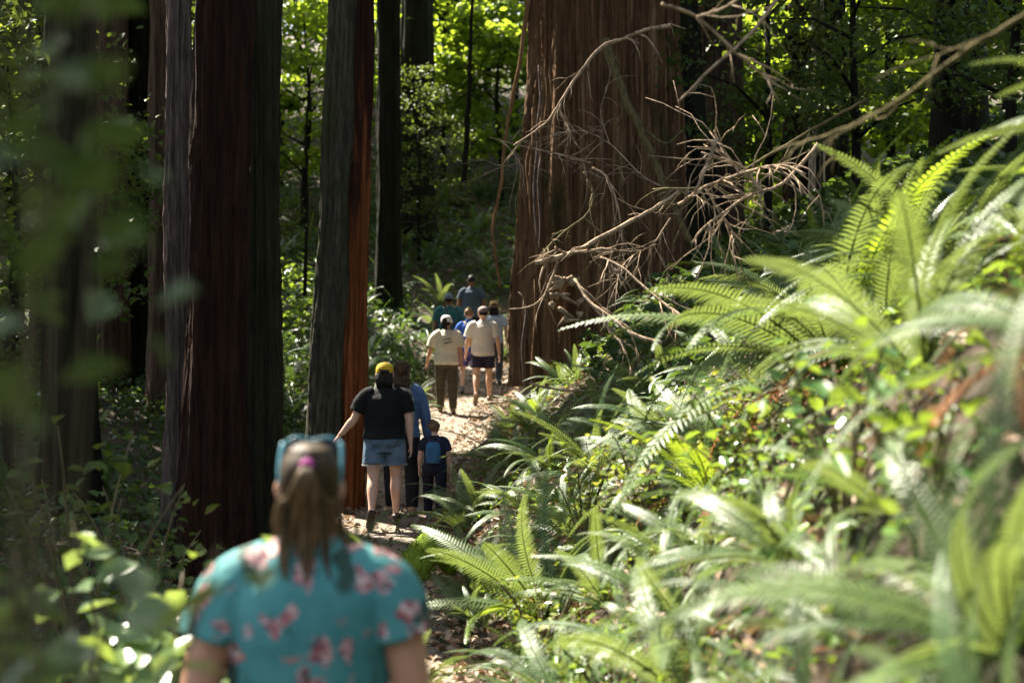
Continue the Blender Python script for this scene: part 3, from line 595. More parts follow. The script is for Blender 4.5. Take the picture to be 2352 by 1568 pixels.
# mossy root, fallen logs
mb = MB(); p0 = P(940, 1318, 9.0); p1 = P(1012, 1228, 9.2); d = p1 - p0
pts = [p0 + Vector((-.05, 0, -.16)), p0.lerp(p1, .12), p0.lerp(p1, .45) + Vector((0, 0, .01)), p0.lerp(p1, .85), p1 + Vector((.06, .3, -.3))]
V, F = tube(pts, [.07, .115, .11, .08, .05], 18, spl=26); V = V + (.016 * np.sin(V[:, [2]] * 40 + V[:, [0]] * 23)) + rng.normal(0, .004, V.shape); mb.add(V, F)
k_ = rng.integers(18, len(V) - 18, 2600); C_ = V[k_] + rng.normal(0, .012, (2600, 3)); nr_ = rng.normal(size=(2600, 3)); fv, ff = diamonds(C_, nr_, rng.uniform(.015, .04, 2600), rng.uniform(.004, .009, 2600), rng); mb.add(fv, [tuple(q) for q in ff])
tag(link('mossy_root', mb.mesh('mossy_root', M_moss)), 'bright green moss covered root beside the path, below the dark trousers', 'root')
for a, b_, r, lab in [((930, 440, 47), (1090, 425, 47), .22, 'grey fallen log on the far slope left of the cedar'), ((1010, 470, 45), (1160, 448, 46), .14, 'thin fallen log on the far slope touching the cedar edge'), ((640, 690, 24), (720, 735, 22), .1, 'pale fallen log behind the grey-green trunk')]:
    A, B = P(*a), P(*b_); A.z = gz(A.x, A.y) + r; B.z = gz(B.x, B.y) + r; mb = MB(); q = [A.lerp(B, t) + Vector((0, 0, .05 * math.sin(t * 6))) for t in np.linspace(0, 1, 8)]
    mb.add(*tube(q, np.linspace(r, r * .7, 8), 10)); tag(link('fallen_log', mb.mesh('fallen_log', M_dead_dark)), lab, 'log')

# ------------------------------------------------------------------ dead branches in front of the cedar
def branch(label, Y, paths, m=M_dead, twigs=6, seed=0, name='dead_branch', tl=.35):
    """paths: list of (pixel points, start radius, end radius, depth change); the first is the main stem"""
    rs = random.Random(seed); mb = MB()
    for pi, (pp, r0, r1, dY) in enumerate(paths):
        n = len(pp); pts = [tuple(P(q[0], q[1], Y + dY * i / max(1, n - 1))) for i, q in enumerate(pp)]
        q = catmull(pts, n * 5); q = q + np.array([[rs.uniform(-1, 1) * r0 * .25 for _ in range(3)] for _ in range(len(q))])
        mb.add(*tube(q, np.linspace(r0, r1, len(q)) * (1 + .12 * np.array([rs.uniform(-1, 1) for _ in q])), 7))
        for i in range(twigs if pi == 0 else twigs // 2):
            j = rs.randrange(2, len(q) - 1); t = Vector(q[min(j + 1, len(q) - 1)] - q[j - 1]).normalized(); dv = (t + Vector((rs.uniform(-1, 1), rs.uniform(-1, 1), rs.uniform(-1, .6))) * .9).normalized(); L = tl * rs.uniform(.4, 1.3)
            k = Vector(q[j]); pts2 = [k]
            for s in range(4): dv = (dv + Vector((rs.uniform(-.4, .4), rs.uniform(-.4, .4), rs.uniform(-.5, .3)))).normalized(); k = k + dv * L / 4; pts2.append(k)
            mb.add(*tube(pts2, np.linspace(max(.004, r1 * .55), .0018, 5), 5))
            if rs.random() < .7:
                k2 = pts2[2]; dv2 = (dv + Vector((rs.uniform(-1, 1), rs.uniform(-1, 1), rs.uniform(-1, 1)))).normalized(); mb.add(*tube([k2, k2 + dv2 * L * .2, k2 + dv2 * L * .4 + Vector((0, 0, -.03))], [.003, .0025, .0015], 4))
    o = link(name, mb.mesh(name, m)); tag(o, label, 'branch'); return o
branch('thick pale broken branch slanting across the middle of the cedar trunk', 10, [([(1560, 440), (1500, 480), (1400, 535), (1310, 582), (1230, 605)], .013, .022, 0), ([(1300, 583), (1340, 577), (1385, 572), (1415, 574)], .013, .009, -.1), ([(1280, 598), (1268, 640), (1245, 685), (1215, 705), (1170, 710)], .012, .006, .1), ([(1300, 583), (1275, 568)], .013, .01, -.1)], M_dead, 9, 1)
branch('straight thin pale branch slanting from the top edge right of the cedar', 6.5, [([(1800, -20), (1720, 82), (1640, 152), (1558, 236)], .011, .006, 0)], M_dead, 2, 2, tl=.15)
branch('curving pale branch high on the cedar reaching its left edge', 11, [([(1450, 85), (1385, 108), (1330, 170), (1290, 230), (1250, 285), (1180, 335)], .02, .006, 0), ([(1290, 230), (1288, 265), (1305, 290), (1298, 310)], .008, .003, 0), ([(1420, 95), (1480, 70), (1540, 60)], .016, .02, -.3)], M_dead, 10, 3)
branch('fine dead twigs fanned over the upper middle of the cedar', 12, [([(1520, 430), (1470, 400), (1400, 330), (1330, 300), (1270, 310)], .009, .004, 0), ([(1400, 330), (1380, 260), (1395, 200)], .005, .003, 0)], M_dead, 16, 21, tl=.5)
branch('fine dead twigs drooping over the lower right of the cedar', 10.6, [([(1540, 500), (1500, 560), (1450, 590), (1400, 640)], .008, .004, 0), ([(1500, 560), (1530, 620), (1540, 660)], .005, .003, 0)], M_dead, 16, 22, tl=.5)
branch('thin twiggy branch lying level across the upper cedar trunk', 13, [([(1125, 316), (1200, 336), (1290, 356), (1360, 376)], .005, .012, -.3), ([(1180, 340), (1190, 372), (1150, 385)], .006, .003, 0)], M_dead, 14, 4, tl=.5)
branch('bent branch hooking down to the tip of the thick pale branch', 10.4, [([(1340, 395), (1362, 440), (1350, 490), (1300, 530), (1262, 565), (1240, 600)], .008, .012, -.2), ([(1340, 500), (1375, 530), (1395, 548)], .008, .004, 0)], M_dead_dark, 6, 5)
branch('slender branch arching down the centre of the cedar', 11, [([(1360, 385), (1395, 410), (1420, 480), (1430, 560), (1432, 600)], .01, .007, 0)], M_dead, 12, 6, tl=.6)
branch('dark olive branch slanting down the right half of the cedar', 13, [([(1390, 90), (1430, 210), (1490, 340), (1530, 440), (1590, 570)], .05, .03, 0), ([(1480, 300), (1530, 330), (1570, 300)], .02, .01, 0)], M_dead_dark, 10, 7)
branch('branch stub with pale ends crossing the cedar base toward the ferns', 9.5, [([(1320, 640), (1352, 690), (1395, 722), (1450, 765), (1520, 788)], .01, .015, -.6), ([(1385, 715), (1400, 760), (1425, 785), (1440, 815)], .011, .008, -.3)], M_dead, 6, 8)
branch('long thin branch descending to the right into the ferns', 9.8, [([(1380, 590), (1430, 615), (1480, 660), (1530, 700), (1565, 725)], .009, .012, -.6)], M_dead, 9, 9, tl=.5)
branch('brown branch crossing the tangle beyond the cedar right side', 8.6, [([(1990, 230), (1880, 290), (1760, 360), (1640, 425), (1500, 435)], .013, .009, .5), ([(1640, 425), (1700, 470), (1760, 500)], .014, .008, 0)], M_dead_dark, 9, 10, tl=.45)
branch('blurred brown branch rising to the upper right corner', 3.8, [([(2380, 20), (2200, 130), (2050, 240), (1900, 310), (1780, 345)], .009, .005, .6)], M_dead_dark, 6, 11, tl=.3)
branch('pale upright stick in the tangle right of the cedar', 7.6, [([(1645, 320), (1625, 380), (1595, 440)], .014, .008, 0)], M_dead, 5, 12)
branch('pale spray of broken twigs at the right edge of the cedar', 8, [([(1560, 470), (1620, 430), (1700, 400), (1790, 380), (1850, 400)], .012, .008, -.5), ([(1620, 430), (1660, 500), (1690, 540)], .009, .005, 0), ([(1700, 400), (1660, 340), (1640, 300)], .008, .004, 0)], M_dead, 18, 13, tl=.55)
branch('drooping twigs between the cedar and the tall sunlit fern', 7.8, [([(1880, 330), (1800, 420), (1720, 450), (1620, 520), (1590, 560)], .012, .007, 0), ([(1750, 440), (1700, 380), (1610, 350)], .01, .006, 0)], M_dead, 16, 14, tl=.5)
branch('blurred pale twigs along the top edge right of the cedar', 5.6, [([(1520, 10), (1600, 40), (1700, 130), (1790, 200)], .008, .005, .3), ([(1600, 40), (1660, 20), (1720, -20)], .006, .005, 0)], M_dead, 8, 15, tl=.35)
branch('orange-brown vine hanging down the left edge of the cedar', 16.3, [([(1215, -10), (1192, 150), (1165, 290), (1150, 430), (1132, 520), (1140, 600), (1150, 660)], .03, .018, 0)], M_vine, 2, 16, 'hanging_vine', .3)
branch('fallen stick lying behind the foot of the cedar', 12, [([(1215, 880), (1290, 896), (1380, 897), (1480, 905)], .012, .008, 0)], M_dead, 3, 17, 'fallen_stick')
branch('slim dark sapling stem in front of the light green gap', 30, [([(1066, 420), (1072, 300), (1080, 150), (1085, -30)], .07, .04, 0)], M_bark_dark, 6, 18, 'sapling_stem', 1.0)
branch('slim dark stem between the grey-green trunk and the black trunk', 20, [([(700, 680), (706, 480), (702, 330), (715, 150)], .03, .015, 0)], M_bark_dark, 6, 19, 'sapling_stem', .6)

# ------------------------------------------------------------------ people
def remesh(mb, name, m, vox, smooth=3, wr=0., seed=0, wk=1.0):
    """join overlapping shells into one continuous surface"""
    me = mb.mesh('raw'); ob = bpy.data.objects.new('raw', me); COL.objects.link(ob)
    r = ob.modifiers.new('r', 'REMESH'); r.mode = 'VOXEL'; r.voxel_size = vox
    if smooth: s = ob.modifiers.new('s', 'SMOOTH'); s.factor = .5; s.iterations = smooth
    out = bpy.data.meshes.new_from_object(ob.evaluated_get(bpy.context.evaluated_depsgraph_get())); out.name = name
    bpy.data.objects.remove(ob); bpy.data.meshes.remove(me); n = len(out.vertices)
    if wr and n:
        co = np.empty(n * 3, np.float32); out.vertices.foreach_get('co', co); co = co.reshape(-1, 3); no = np.empty(n * 3, np.float32); out.vertex_normals.foreach_get('vector', no); no = no.reshape(-1, 3)
        rs = np.random.default_rng(seed); d = np.zeros(n); w = co + .05 * np.sin(co[:, [1, 2, 0]] * 9 * wk + rs.uniform(0, 6, 3))
        for f, a in ((11, 1.), (17, .8), (29, .5), (47, .25)):
            k = rs.normal(size=3) * (1, 1, .45); k *= f * wk / np.linalg.norm(k); d += a * np.sin(w @ k + rs.uniform(0, 6))
        co = co + no * (d * wr * .5)[:, None]; out.vertices.foreach_set('co', co.astype(np.float32).ravel())
    out.polygons.foreach_set('use_smooth', [True] * len(out.polygons)); out.update(); out.materials.clear(); out.materials.append(m); return out

def person(label, x, y, z, H, rot, skin, clothes, pose=None, build=1.0, sh=.112, hip=.098, hs=1.0, shz=.812, vox=.0075, turn=0, female=False):
    """one figure seen from behind; local +Y is the way it walks, -X its left hand"""
    p = dict(legL=(0, 0, 0), legR=(0, 0, 0), armL=(0, 12, 10), armR=(0, 12, 10), lean=2); p.update(pose or {})
    root = link('person', None, loc=(x, y, z), rot=(0, 0, R(rot))); tag(root, label, 'person')
    V3 = lambda *a: np.array(a, float); b = build
    J = {}
    for s, sg in (('L', -1), ('R', 1)):
        f, k, foot = p['leg' + s]; h = V3(sg * .060 * b, 0, .52); d1 = V3(sg * .022, math.sin(R(f)), -math.cos(R(f))); kn = h + .245 * d1
        d2 = V3(0, math.sin(R(f - k)), -math.cos(R(f - k))); an = kn + .235 * d2; fd = V3(sg * .12, math.cos(R(foot)), -math.sin(R(foot))); fd /= np.linalg.norm(fd); up = V3(0, math.sin(R(foot)), math.cos(R(foot)))
        J['leg' + s] = (h, kn, an, fd, up)
    low = min(min((J[q][2] - .038 * J[q][4] - .03 * J[q][3])[2], (J[q][2] - .036 * J[q][4] + .105 * J[q][3])[2]) for q in ('legL', 'legR'))
    dz = -low
    for s, sg in (('L', -1), ('R', 1)):
        f, a, e = p['arm' + s][:3]; ya = p['arm' + s][3] if len(p['arm' + s]) > 3 else a * .4
        so = V3(sg * sh, -.004, shz); d1 = V3(sg * math.sin(R(a)), math.sin(R(f)) * math.cos(R(a)), -math.cos(R(f)) * math.cos(R(a))); el = so + .172 * d1
        d2 = V3(sg * math.sin(R(ya)), math.sin(R(f + e)) * math.cos(R(ya)), -math.cos(R(f + e)) * math.cos(R(ya))); wr_ = el + .148 * d2; J['arm' + s] = (so, el, wr_, d2)
    ln = math.tan(R(p['lean']))
    def T(v):                               # model units -> metres, with the trunk's lean
        v = np.atleast_2d(np.asarray(v, float)).copy(); v[:, 1] += np.maximum(v[:, 2] - .52, 0) * ln; v[:, 2] += dz; return v * H
    Z = lambda v: (v - 0)
    body = MB()
    def A(mb, vf): mb.add(T(vf[0]), vf[1])
    tor = [(0, 0, .465, .07 * b, .06 * b), (0, -.006, .50, hip * b, .072 * b), (0, -.01, .535, hip * 1.0 * b, .072 * b), (0, 0, .60, (.079 if female else .085) * b, .058 * b), (0, .0, .66, .082 * b, .06 * b), (0, .002, .73, .094 * b, .064 * b), (0, -.002, .78, .098 * b, .056 * b), (0, -.004, .81, .084, .046), (0, -.004, .835, .055, .038), (0, 0, .86, .033, .033), (0, .006, .885, .03, .031), (0, .01, .90, .029, .031)]
    A(body, loft(tor, 26, 34))
    hz = .865; hh = .135; hd = [(0, .016, .0, .012, .018), (0, .014, .1, .028, .036), (0, .011, .25, .038, .048), (0, .006, .45, .0445, .056), (0, .003, .62, .046, .0585), (0, .0, .78, .0425, .054), (0, -.002, .9, .032, .041), (0, -.003, .97, .018, .024), (0, -.003, 1.0, .006, .008)]
    ct, st_ = math.cos(R(turn)), math.sin(R(turn))
    def HD(v):                              # turn of the head about the neck
        v = np.array(v, float); v = (v - (0, .004, .868)) * hs + (0, .004, .868); x0, y0 = v[:, 0].copy(), v[:, 1] - .004; v[:, 0] = x0 * ct - y0 * st_; v[:, 1] = x0 * st_ + y0 * ct + .004; return v
    def AH(mb, vf): mb.add(T(HD(vf[0])), vf[1])
    AH(body, loft([(a, c, hz + hh * t, d, e) for a, c, t, d, e in hd], 26, 30))
    AH(body, ball((0, .066, hz + hh * .42), (.008, .012, .014), 10)); AH(body, ball((0, .062, hz + hh * .22), (.015, .008, .005), 10)); AH(body, ball((0, .05, hz + hh * .56), (.036, .012, .007), 12))
    for sg in (-1, 1):
        AH(body, ball((sg * .051, -.003, hz + hh * .42), (.008, .0125, .019), 12, (R(12), 0, R(sg * 22)))); AH(body, ball((sg * .018, .056, hz + hh * .5), (.0075, .006, .005), 8))
    for s, sg in (('L', -1), ('R', 1)):
        h, kn, an, fd, up = J['leg' + s]
        pts = [h + (sg * .0, 0, .015), h * .6 + kn * .4, kn + (0, .004, .02), kn * .72 + an * .28 + (0, -.012, 0), kn * .3 + an * .7 + (0, -.004, 0), an]
        A(body, tube(pts, np.array([.056, .05, .034, .0345, .023, .0185]) * (.55 + .45 * b), 16, (1, 0, 0), spl=24))
        A(body, tube([an - .026 * fd - .016 * up, an - .012 * up, an + .04 * fd - .02 * up, an + .085 * fd - .028 * up, an + .108 * fd - .03 * up], [.014, .022, .02, .017, .008], 12, (1, 0, 0), [1, 1.1, .9, .6, .55], spl=14))
        so, el, wr_, d2 = J['arm' + s]
        A(body, tube([so + (-sg * .026, 0, .0), so + (-sg * .010, 0, -.017), so * .6 + el * .4, el, el * .7 + wr_ * .3, wr_ * .95 + el * .05, wr_ + d2 * .012], np.array([.024, .029, .030, .0245, .025, .0165, .0145]) * (.5 + .5 * b), 14, (0, 1, 0), [1, 1, 1, 1, 1, .85, .75], spl=26))
        # hand: palm plane holds d2 and the forward axis; palm faces the body
        f_ = V3(0, 1, 0) - d2 * d2[1]; f_ /= np.linalg.norm(f_); pn = np.cross(d2, f_) * (1 if s == 'L' else -1)
        if pn[0] * sg > 0: pn = -pn
        A(body, tube([wr_, wr_ + d2 * .02, wr_ + d2 * .045, wr_ + d2 * .056], [.014, .0215, .024, .022], 12, tuple(f_), [.8, .5, .42, .35], spl=10))
        for i, (o, L) in enumerate(((.017, .042), (.006, .048), (-.006, .045), (-.017, .036))):
            q = wr_ + d2 * .05 + f_ * o; c = [.25, .55, .8]; pts = [q]; dv = d2 + f_ * o * 3
            for j, cr in enumerate(c): dv = dv / np.linalg.norm(dv) + pn * cr * .62; dv /= np.linalg.norm(dv); q = q + dv * L * (.42, .33, .25)[j]; pts.append(q)
            A(body, tube(pts, [.0062, .0058, .0052, .004], 8, tuple(f_), spl=9))
        q = wr_ + d2 * .014 + f_ * .017; A(body, tube([q, q + d2 * .018 + f_ * .012 + pn * .006, q + d2 * .036 + f_ * .015 + pn * .014, q + d2 * .046 + f_ * .014 + pn * .018], [.0085, .0078, .0065, .0045], 8, (1, 0, 0), spl=9))
    link('body', remesh(body, 'body', skin, vox, 2), root)
    # ---- clothes
    def top(name, m, grow=.010, hem=.47, sleeve=.55, flare=1.0, wr=.006, loose=1.0, seed=0, collar=.003, slr=.036):
        mb = MB(); rows = []
        for cx, cy, zz, rx, ry in catmull(np.array(tor), 40):
            if hem <= zz <= .855: 
                t = (zz - hem) / (.80 - hem); fl = 1 + (flare - 1) * max(0, 1 - t); w_ = min(1, max(0, (.81 - zz) / .08)); w_ = w_ * w_ * (3 - 2 * w_)
                g = .0055 + (grow - .0055) * min(1, max(0, (.85 - zz) / .08))
                if zz > .835: rx = min(rx, .046); ry = min(ry, .042)
                rows.append((cx, cy, zz, (rx + (max(rx, .088 * b * loose) - rx) * w_) * fl + g, (ry + (max(ry, .056 * b) - ry) * w_) * fl + g))
        A(mb, loft(rows, 32))
        for s, sg in (('L', -1), ('R', 1)):
            so, el, wr_, d2 = J['arm' + s]; r0 = slr * (.5 + .5 * b)
            if sleeve <= 1: pts = [so + (-sg * .055, 0, .012), so + (-sg * .010, 0, -.014), so * (1 - sleeve * .5) + el * sleeve * .5, so * (1 - sleeve) + el * sleeve]; rr = [r0 * .82, r0 * 1.02, r0 * 1.08, r0 * 1.12]
            else: pts = [so + (-sg * .055, 0, .012), so + (-sg * .012, 0, -.014), so * .5 + el * .5, el, el * .5 + wr_ * .5, wr_]; rr = [r0 * .82, r0 * 1.0, r0 * .95, r0 * .85, r0 * .75, r0 * .62]
            A(mb, tube(pts, rr, 16, (0, 1, 0), spl=18))
        return link(name, remesh(mb, name, m, vox, 3, wr, seed, 1.0), root)
    def bottom(name, m, end=.5, grow=.012, waist=.585, wr=.004, seed=1, cuff=1.0):
        mb = MB(); rows = [(cx, cy, zz, max(rx, .075 * b) + grow, max(ry, .066 * b) + grow + .003) for cx, cy, zz, rx, ry in catmull(np.array([(0, 0, .448, .066 * b, .058 * b)] + tor), 44) if zz <= waist]; A(mb, loft(rows, 30))
        for s, sg in (('L', -1), ('R', 1)):
            h, kn, an, fd, up = J['leg' + s]; k = (.55 + .45 * b)
            if end <= 1: e = h * (1 - end) + kn * end; pts = [h + (-sg * .004, 0, .03), h * .5 + e * .5 + (0, 0, .01), e]; rr = [.058 * k + grow * .6, .056 * k + grow * .8, .053 * k + grow * cuff]
            else: pts = [h + (-sg * .004, 0, .03), h * .6 + kn * .4, kn, kn * .6 + an * .4 + (0, -.006, 0), an + .01 * (kn - an)]; rr = [.056 * k + grow * .6, .052 * k + grow * .7, .04 * k + grow * .8, .036 * k + grow * .8, .027 * k + grow * cuff]
            A(mb, tube(pts, rr, 16, (1, 0, 0), spl=22))
        return link(name, remesh(mb, name, m, vox, 3, wr, seed, 1.3), root)
    def shoes(m, name='shoe', hi=.02):
        for s in 'LR':
            h, kn, an, fd, up = J['leg' + s]; mb = MB()
            A(mb, tube([an - .036 * fd - .022 * up, an - .02 * fd - .014 * up, an + .02 * fd - .014 * up, an + .07 * fd - .024 * up, an + .105 * fd - .03 * up, an + .118 * fd - .031 * up], [.014, .026, .027, .024, .018, .009], 14, (1, 0, 0), [.8, .95, .95, .7, .6, .5], spl=18))
            A(mb, tube([an - .012 * up - .004 * fd, an + .25 * hi * up - .002 * fd, an + hi * up], [.027, .026, .025], 14, (1, 0, 0)))
            A(mb, tube([an - .036 * fd - .036 * up, an + .02 * fd - .036 * up, an + .075 * fd - .037 * up, an + .115 * fd - .037 * up], [.018, .026, .028, .014], 12, (1, 0, 0), .22, spl=12))
            link(name, remesh(mb, name, m, vox * .8, 2), root)
    def scalp(name, m, low=.30, g=.006, back=.0, seed=0, extra=None, wr=.004):
        mb = MB(); rows = [(a, c, t, d, e) for a, c, t, d, e in catmull(np.array(hd), 40) if t >= low]
        V, F = loft([(a, c - .006, hz + hh * t + (.004 if t > .9 else 0), d + g, e + g) for a, c, t, d, e in rows], 26)
        V = np.array(V); fr = V[:, 1] > .018; V[fr, 2] = np.maximum(V[fr, 2], hz + hh * .74); fr2 = (V[:, 1] > .005) & (V[:, 1] <= .018); V[fr2, 2] = np.maximum(V[fr2, 2], hz + hh * .52); AH(mb, (V, F))
        for vf in (extra or []): AH(mb, vf)
        return link(name, remesh(mb, name, m, vox * .8, 2, wr, seed, 3.0), root)
    def cap(m, name='cap', brim=True, low=.62, opening=None):
        mb = MB(); rows = [(a, c, t, d, e) for a, c, t, d, e in catmull(np.array(hd), 40) if t >= low]
        AH(mb, loft([(a, c - .002, hz + hh * t + .006 * t, d + .010, e + .010) for a, c, t, d, e in rows], 28)); AH(mb, ball((0, -.003, hz + hh * 1.055), .004, 8))
        if brim: AH(mb, tube([(0, .04, hz + hh * (low + .06)), (0, .075, hz + hh * (low + .04)), (0, .105, hz + hh * low)], [.045, .042, .022], 14, (1, 0, 0), .09, spl=8))
        c = link(name, remesh(mb, name, m, vox * .6, 1), root)
        if opening:
            mb = MB(); V, F = tube([(0, -.068, hz + hh * (low + .1)), (0, -.0665, hz + hh * (low + .13)), (0, -.0645, hz + hh * (low + .2)), (0, -.0615, hz + hh * (low + .25))], [.022, .0215, .016, .003], 14, (1, 0, 0), .18, spl=8); AH(mb, (V, F)); link('cap_opening', mb.mesh('cap_opening', opening), c)
        return c
    api = dict(root=root, J=J, T=T, HD=HD, A=A, AH=AH, top=top, bottom=bottom, shoes=shoes, scalp=scalp, cap=cap, hz=hz, hh=hh, vox=vox, H=H, tor=tor, hd=hd)
    clothes(api); return api

def onback(api, name, label, m, m2, c, size, pw=3.5, group=None, straps=True):
    """a pack worn on the back: own top-level thing in world space"""
    r = api['root']; t = link(name, None, loc=r.location, rot=r.rotation_euler); tag(t, label, 'backpack', group)
    mb = MB(); w, d, h = size; api['A'](mb, loft([(c[0], c[1], c[2] + h * q, w * a, d * e) for q, a, e in ((-.5, .82, .8), (-.42, .95, .95), (-.1, 1, 1.05), (.25, .95, .95), (.42, .78, .75), (.5, .45, .45))], 24, 20, pw)); link('bag', remesh(mb, 'bag', m, api['vox'] * .8, 1, .004, 3), t)
    mb = MB(); api['A'](mb, loft([(c[0], c[1] - d * .95, c[2] - h * .2 + h * .5 * q, w * .72 * a, d * .5 * a) for q, a in ((-.5, .8), (-.4, 1), (.3, 1), (.5, .75))], 20, 12, pw)); link('pocket', mb.mesh('pocket', m), t)
    if straps:
        for sg in (-1, 1):
            mb = MB(); api['A'](mb, tube([(c[0] + sg * w * .55, c[1] + d * .3, c[2] + h * .42), (c[0] * .4 + sg * .062, -.03, .838), (c[0] * .4 + sg * .068, .035, .828), (c[0] * .4 + sg * .074, .082, .75), (c[0] * .3 + sg * .09, .03, .64), (c[0] + sg * w * .7, c[1] + d * .5, c[2] - h * .3)], .011, 8, (1, 0, 0), .35, spl=30)); link('strap', mb.mesh('strap', m2), t)
    return t

SK1 = skin_mat('skin_fair', (.56, .34, .24)); SK2 = skin_mat('skin_tan', (.45, .24, .15)); SK3 = skin_mat('skin_brown', (.2, .1, .06)); SK4 = skin_mat('skin_pale', (.6, .4, .3))
HB = hair_mat('brown_hair', (.02, .012, .006), (.09, .055, .028)); HK = hair_mat('black_hair', (.006, .005, .004), (.025, .02, .016)); HL = hair_mat('light_brown_hair', (.08, .045, .02), (.3, .19, .09)); HP = hair_mat('ponytail_hair', (.014, .009, .0035), (.2, .12, .048), (110, 110, 5))

# floral fabric of the nearest shirt
M_floral, nt, b = mat('turquoise_floral_fabric'); v = coords(nt)
w = N(nt, 'ShaderNodeTexNoise', Scale=9.0, Detail=3); nt.links.new(v, w.inputs['Vector'])
def vmath(op, a, b_):
    m = nt.nodes.new('ShaderNodeVectorMath'); m.operation = op
    for i, q in enumerate((a, b_)):
        if isinstance(q, tuple): m.inputs[i].default_value = q
        elif isinstance(q, float): m.inputs['Scale'].default_value = q
        else: nt.links.new(q, m.inputs[i])
    return m.outputs[0]
wv = vmath('ADD', v, vmath('SCALE', vmath('SUBTRACT', w.outputs['Color'], (.5, .5, .5)), .12))
def voro(vec, sc, feat='F1'):
    q = N(nt, 'ShaderNodeTexVoronoi', Scale=sc); q.feature = feat; nt.links.new(vec, q.inputs['Vector']); return q
mp = nt.nodes.new('ShaderNodeMapping'); mp.inputs['Scale'].default_value = (1, .35, .75); mp.inputs['Rotation'].default_value = (0, R(35), 0); nt.links.new(wv, mp.inputs[0])
cl = voro(mp.outputs[0], 20); pet = voro(wv, 100)
fmask = ramp(nt, cl.outputs['Distance'], [(.36, (1, 1, 1)), (.46, (0, 0, 0))])
fc = ramp(nt, pet.outputs['Color'], [(.0, (.3, .1, .1)), (.3, (.45, .25, .24)), (.5, (.14, .05, .06)), (.7, (.52, .42, .38)), (.85, (.1, .16, .15)), (.92, (.4, .18, .17))], 'CONSTANT')
mp2 = nt.nodes.new('ShaderNodeMapping'); mp2.inputs['Scale'].default_value = (1.0, .4, .33); mp2.inputs['Rotation'].default_value = (0, R(-28), 0); mp2.inputs['Location'].default_value = (.31, .2, .13); nt.links.new(wv, mp2.inputs[0])
lf = voro(mp2.outputs[0], 13); lmask = ramp(nt, lf.outputs['Distance'], [(.24, (1, 1, 1)), (.34, (0, 0, 0))])
mp3 = nt.nodes.new('ShaderNodeMapping'); mp3.inputs['Scale'].default_value = (.55, .4, 1.5); mp3.inputs['Rotation'].default_value = (0, R(30), 0); mp3.inputs['Location'].default_value = (.7, .1, .4); nt.links.new(wv, mp3.inputs[0])
co_ = voro(mp3.outputs[0], 7); cmask = ramp(nt, co_.outputs['Distance'], [(.15, (1, 1, 1)), (.2, (0, 0, 0))])
base = ramp(nt, noise(nt, v, 6, 4), [(.35, (.045, .18, .18)), (.65, (.075, .27, .26))])
c = mixc(nt, lmask, base, (.025, .06, .045)); c = mixc(nt, cmask, c, (.42, .13, .1)); c = mixc(nt, fmask, c, fc)
nt.links.new(c, b.inputs['Base Color']); b.inputs['Roughness'].default_value = .75; b.inputs['Specular IOR Level'].default_value = .25; bump(nt, b, noise(nt, v, 20, 4), .2, .02)

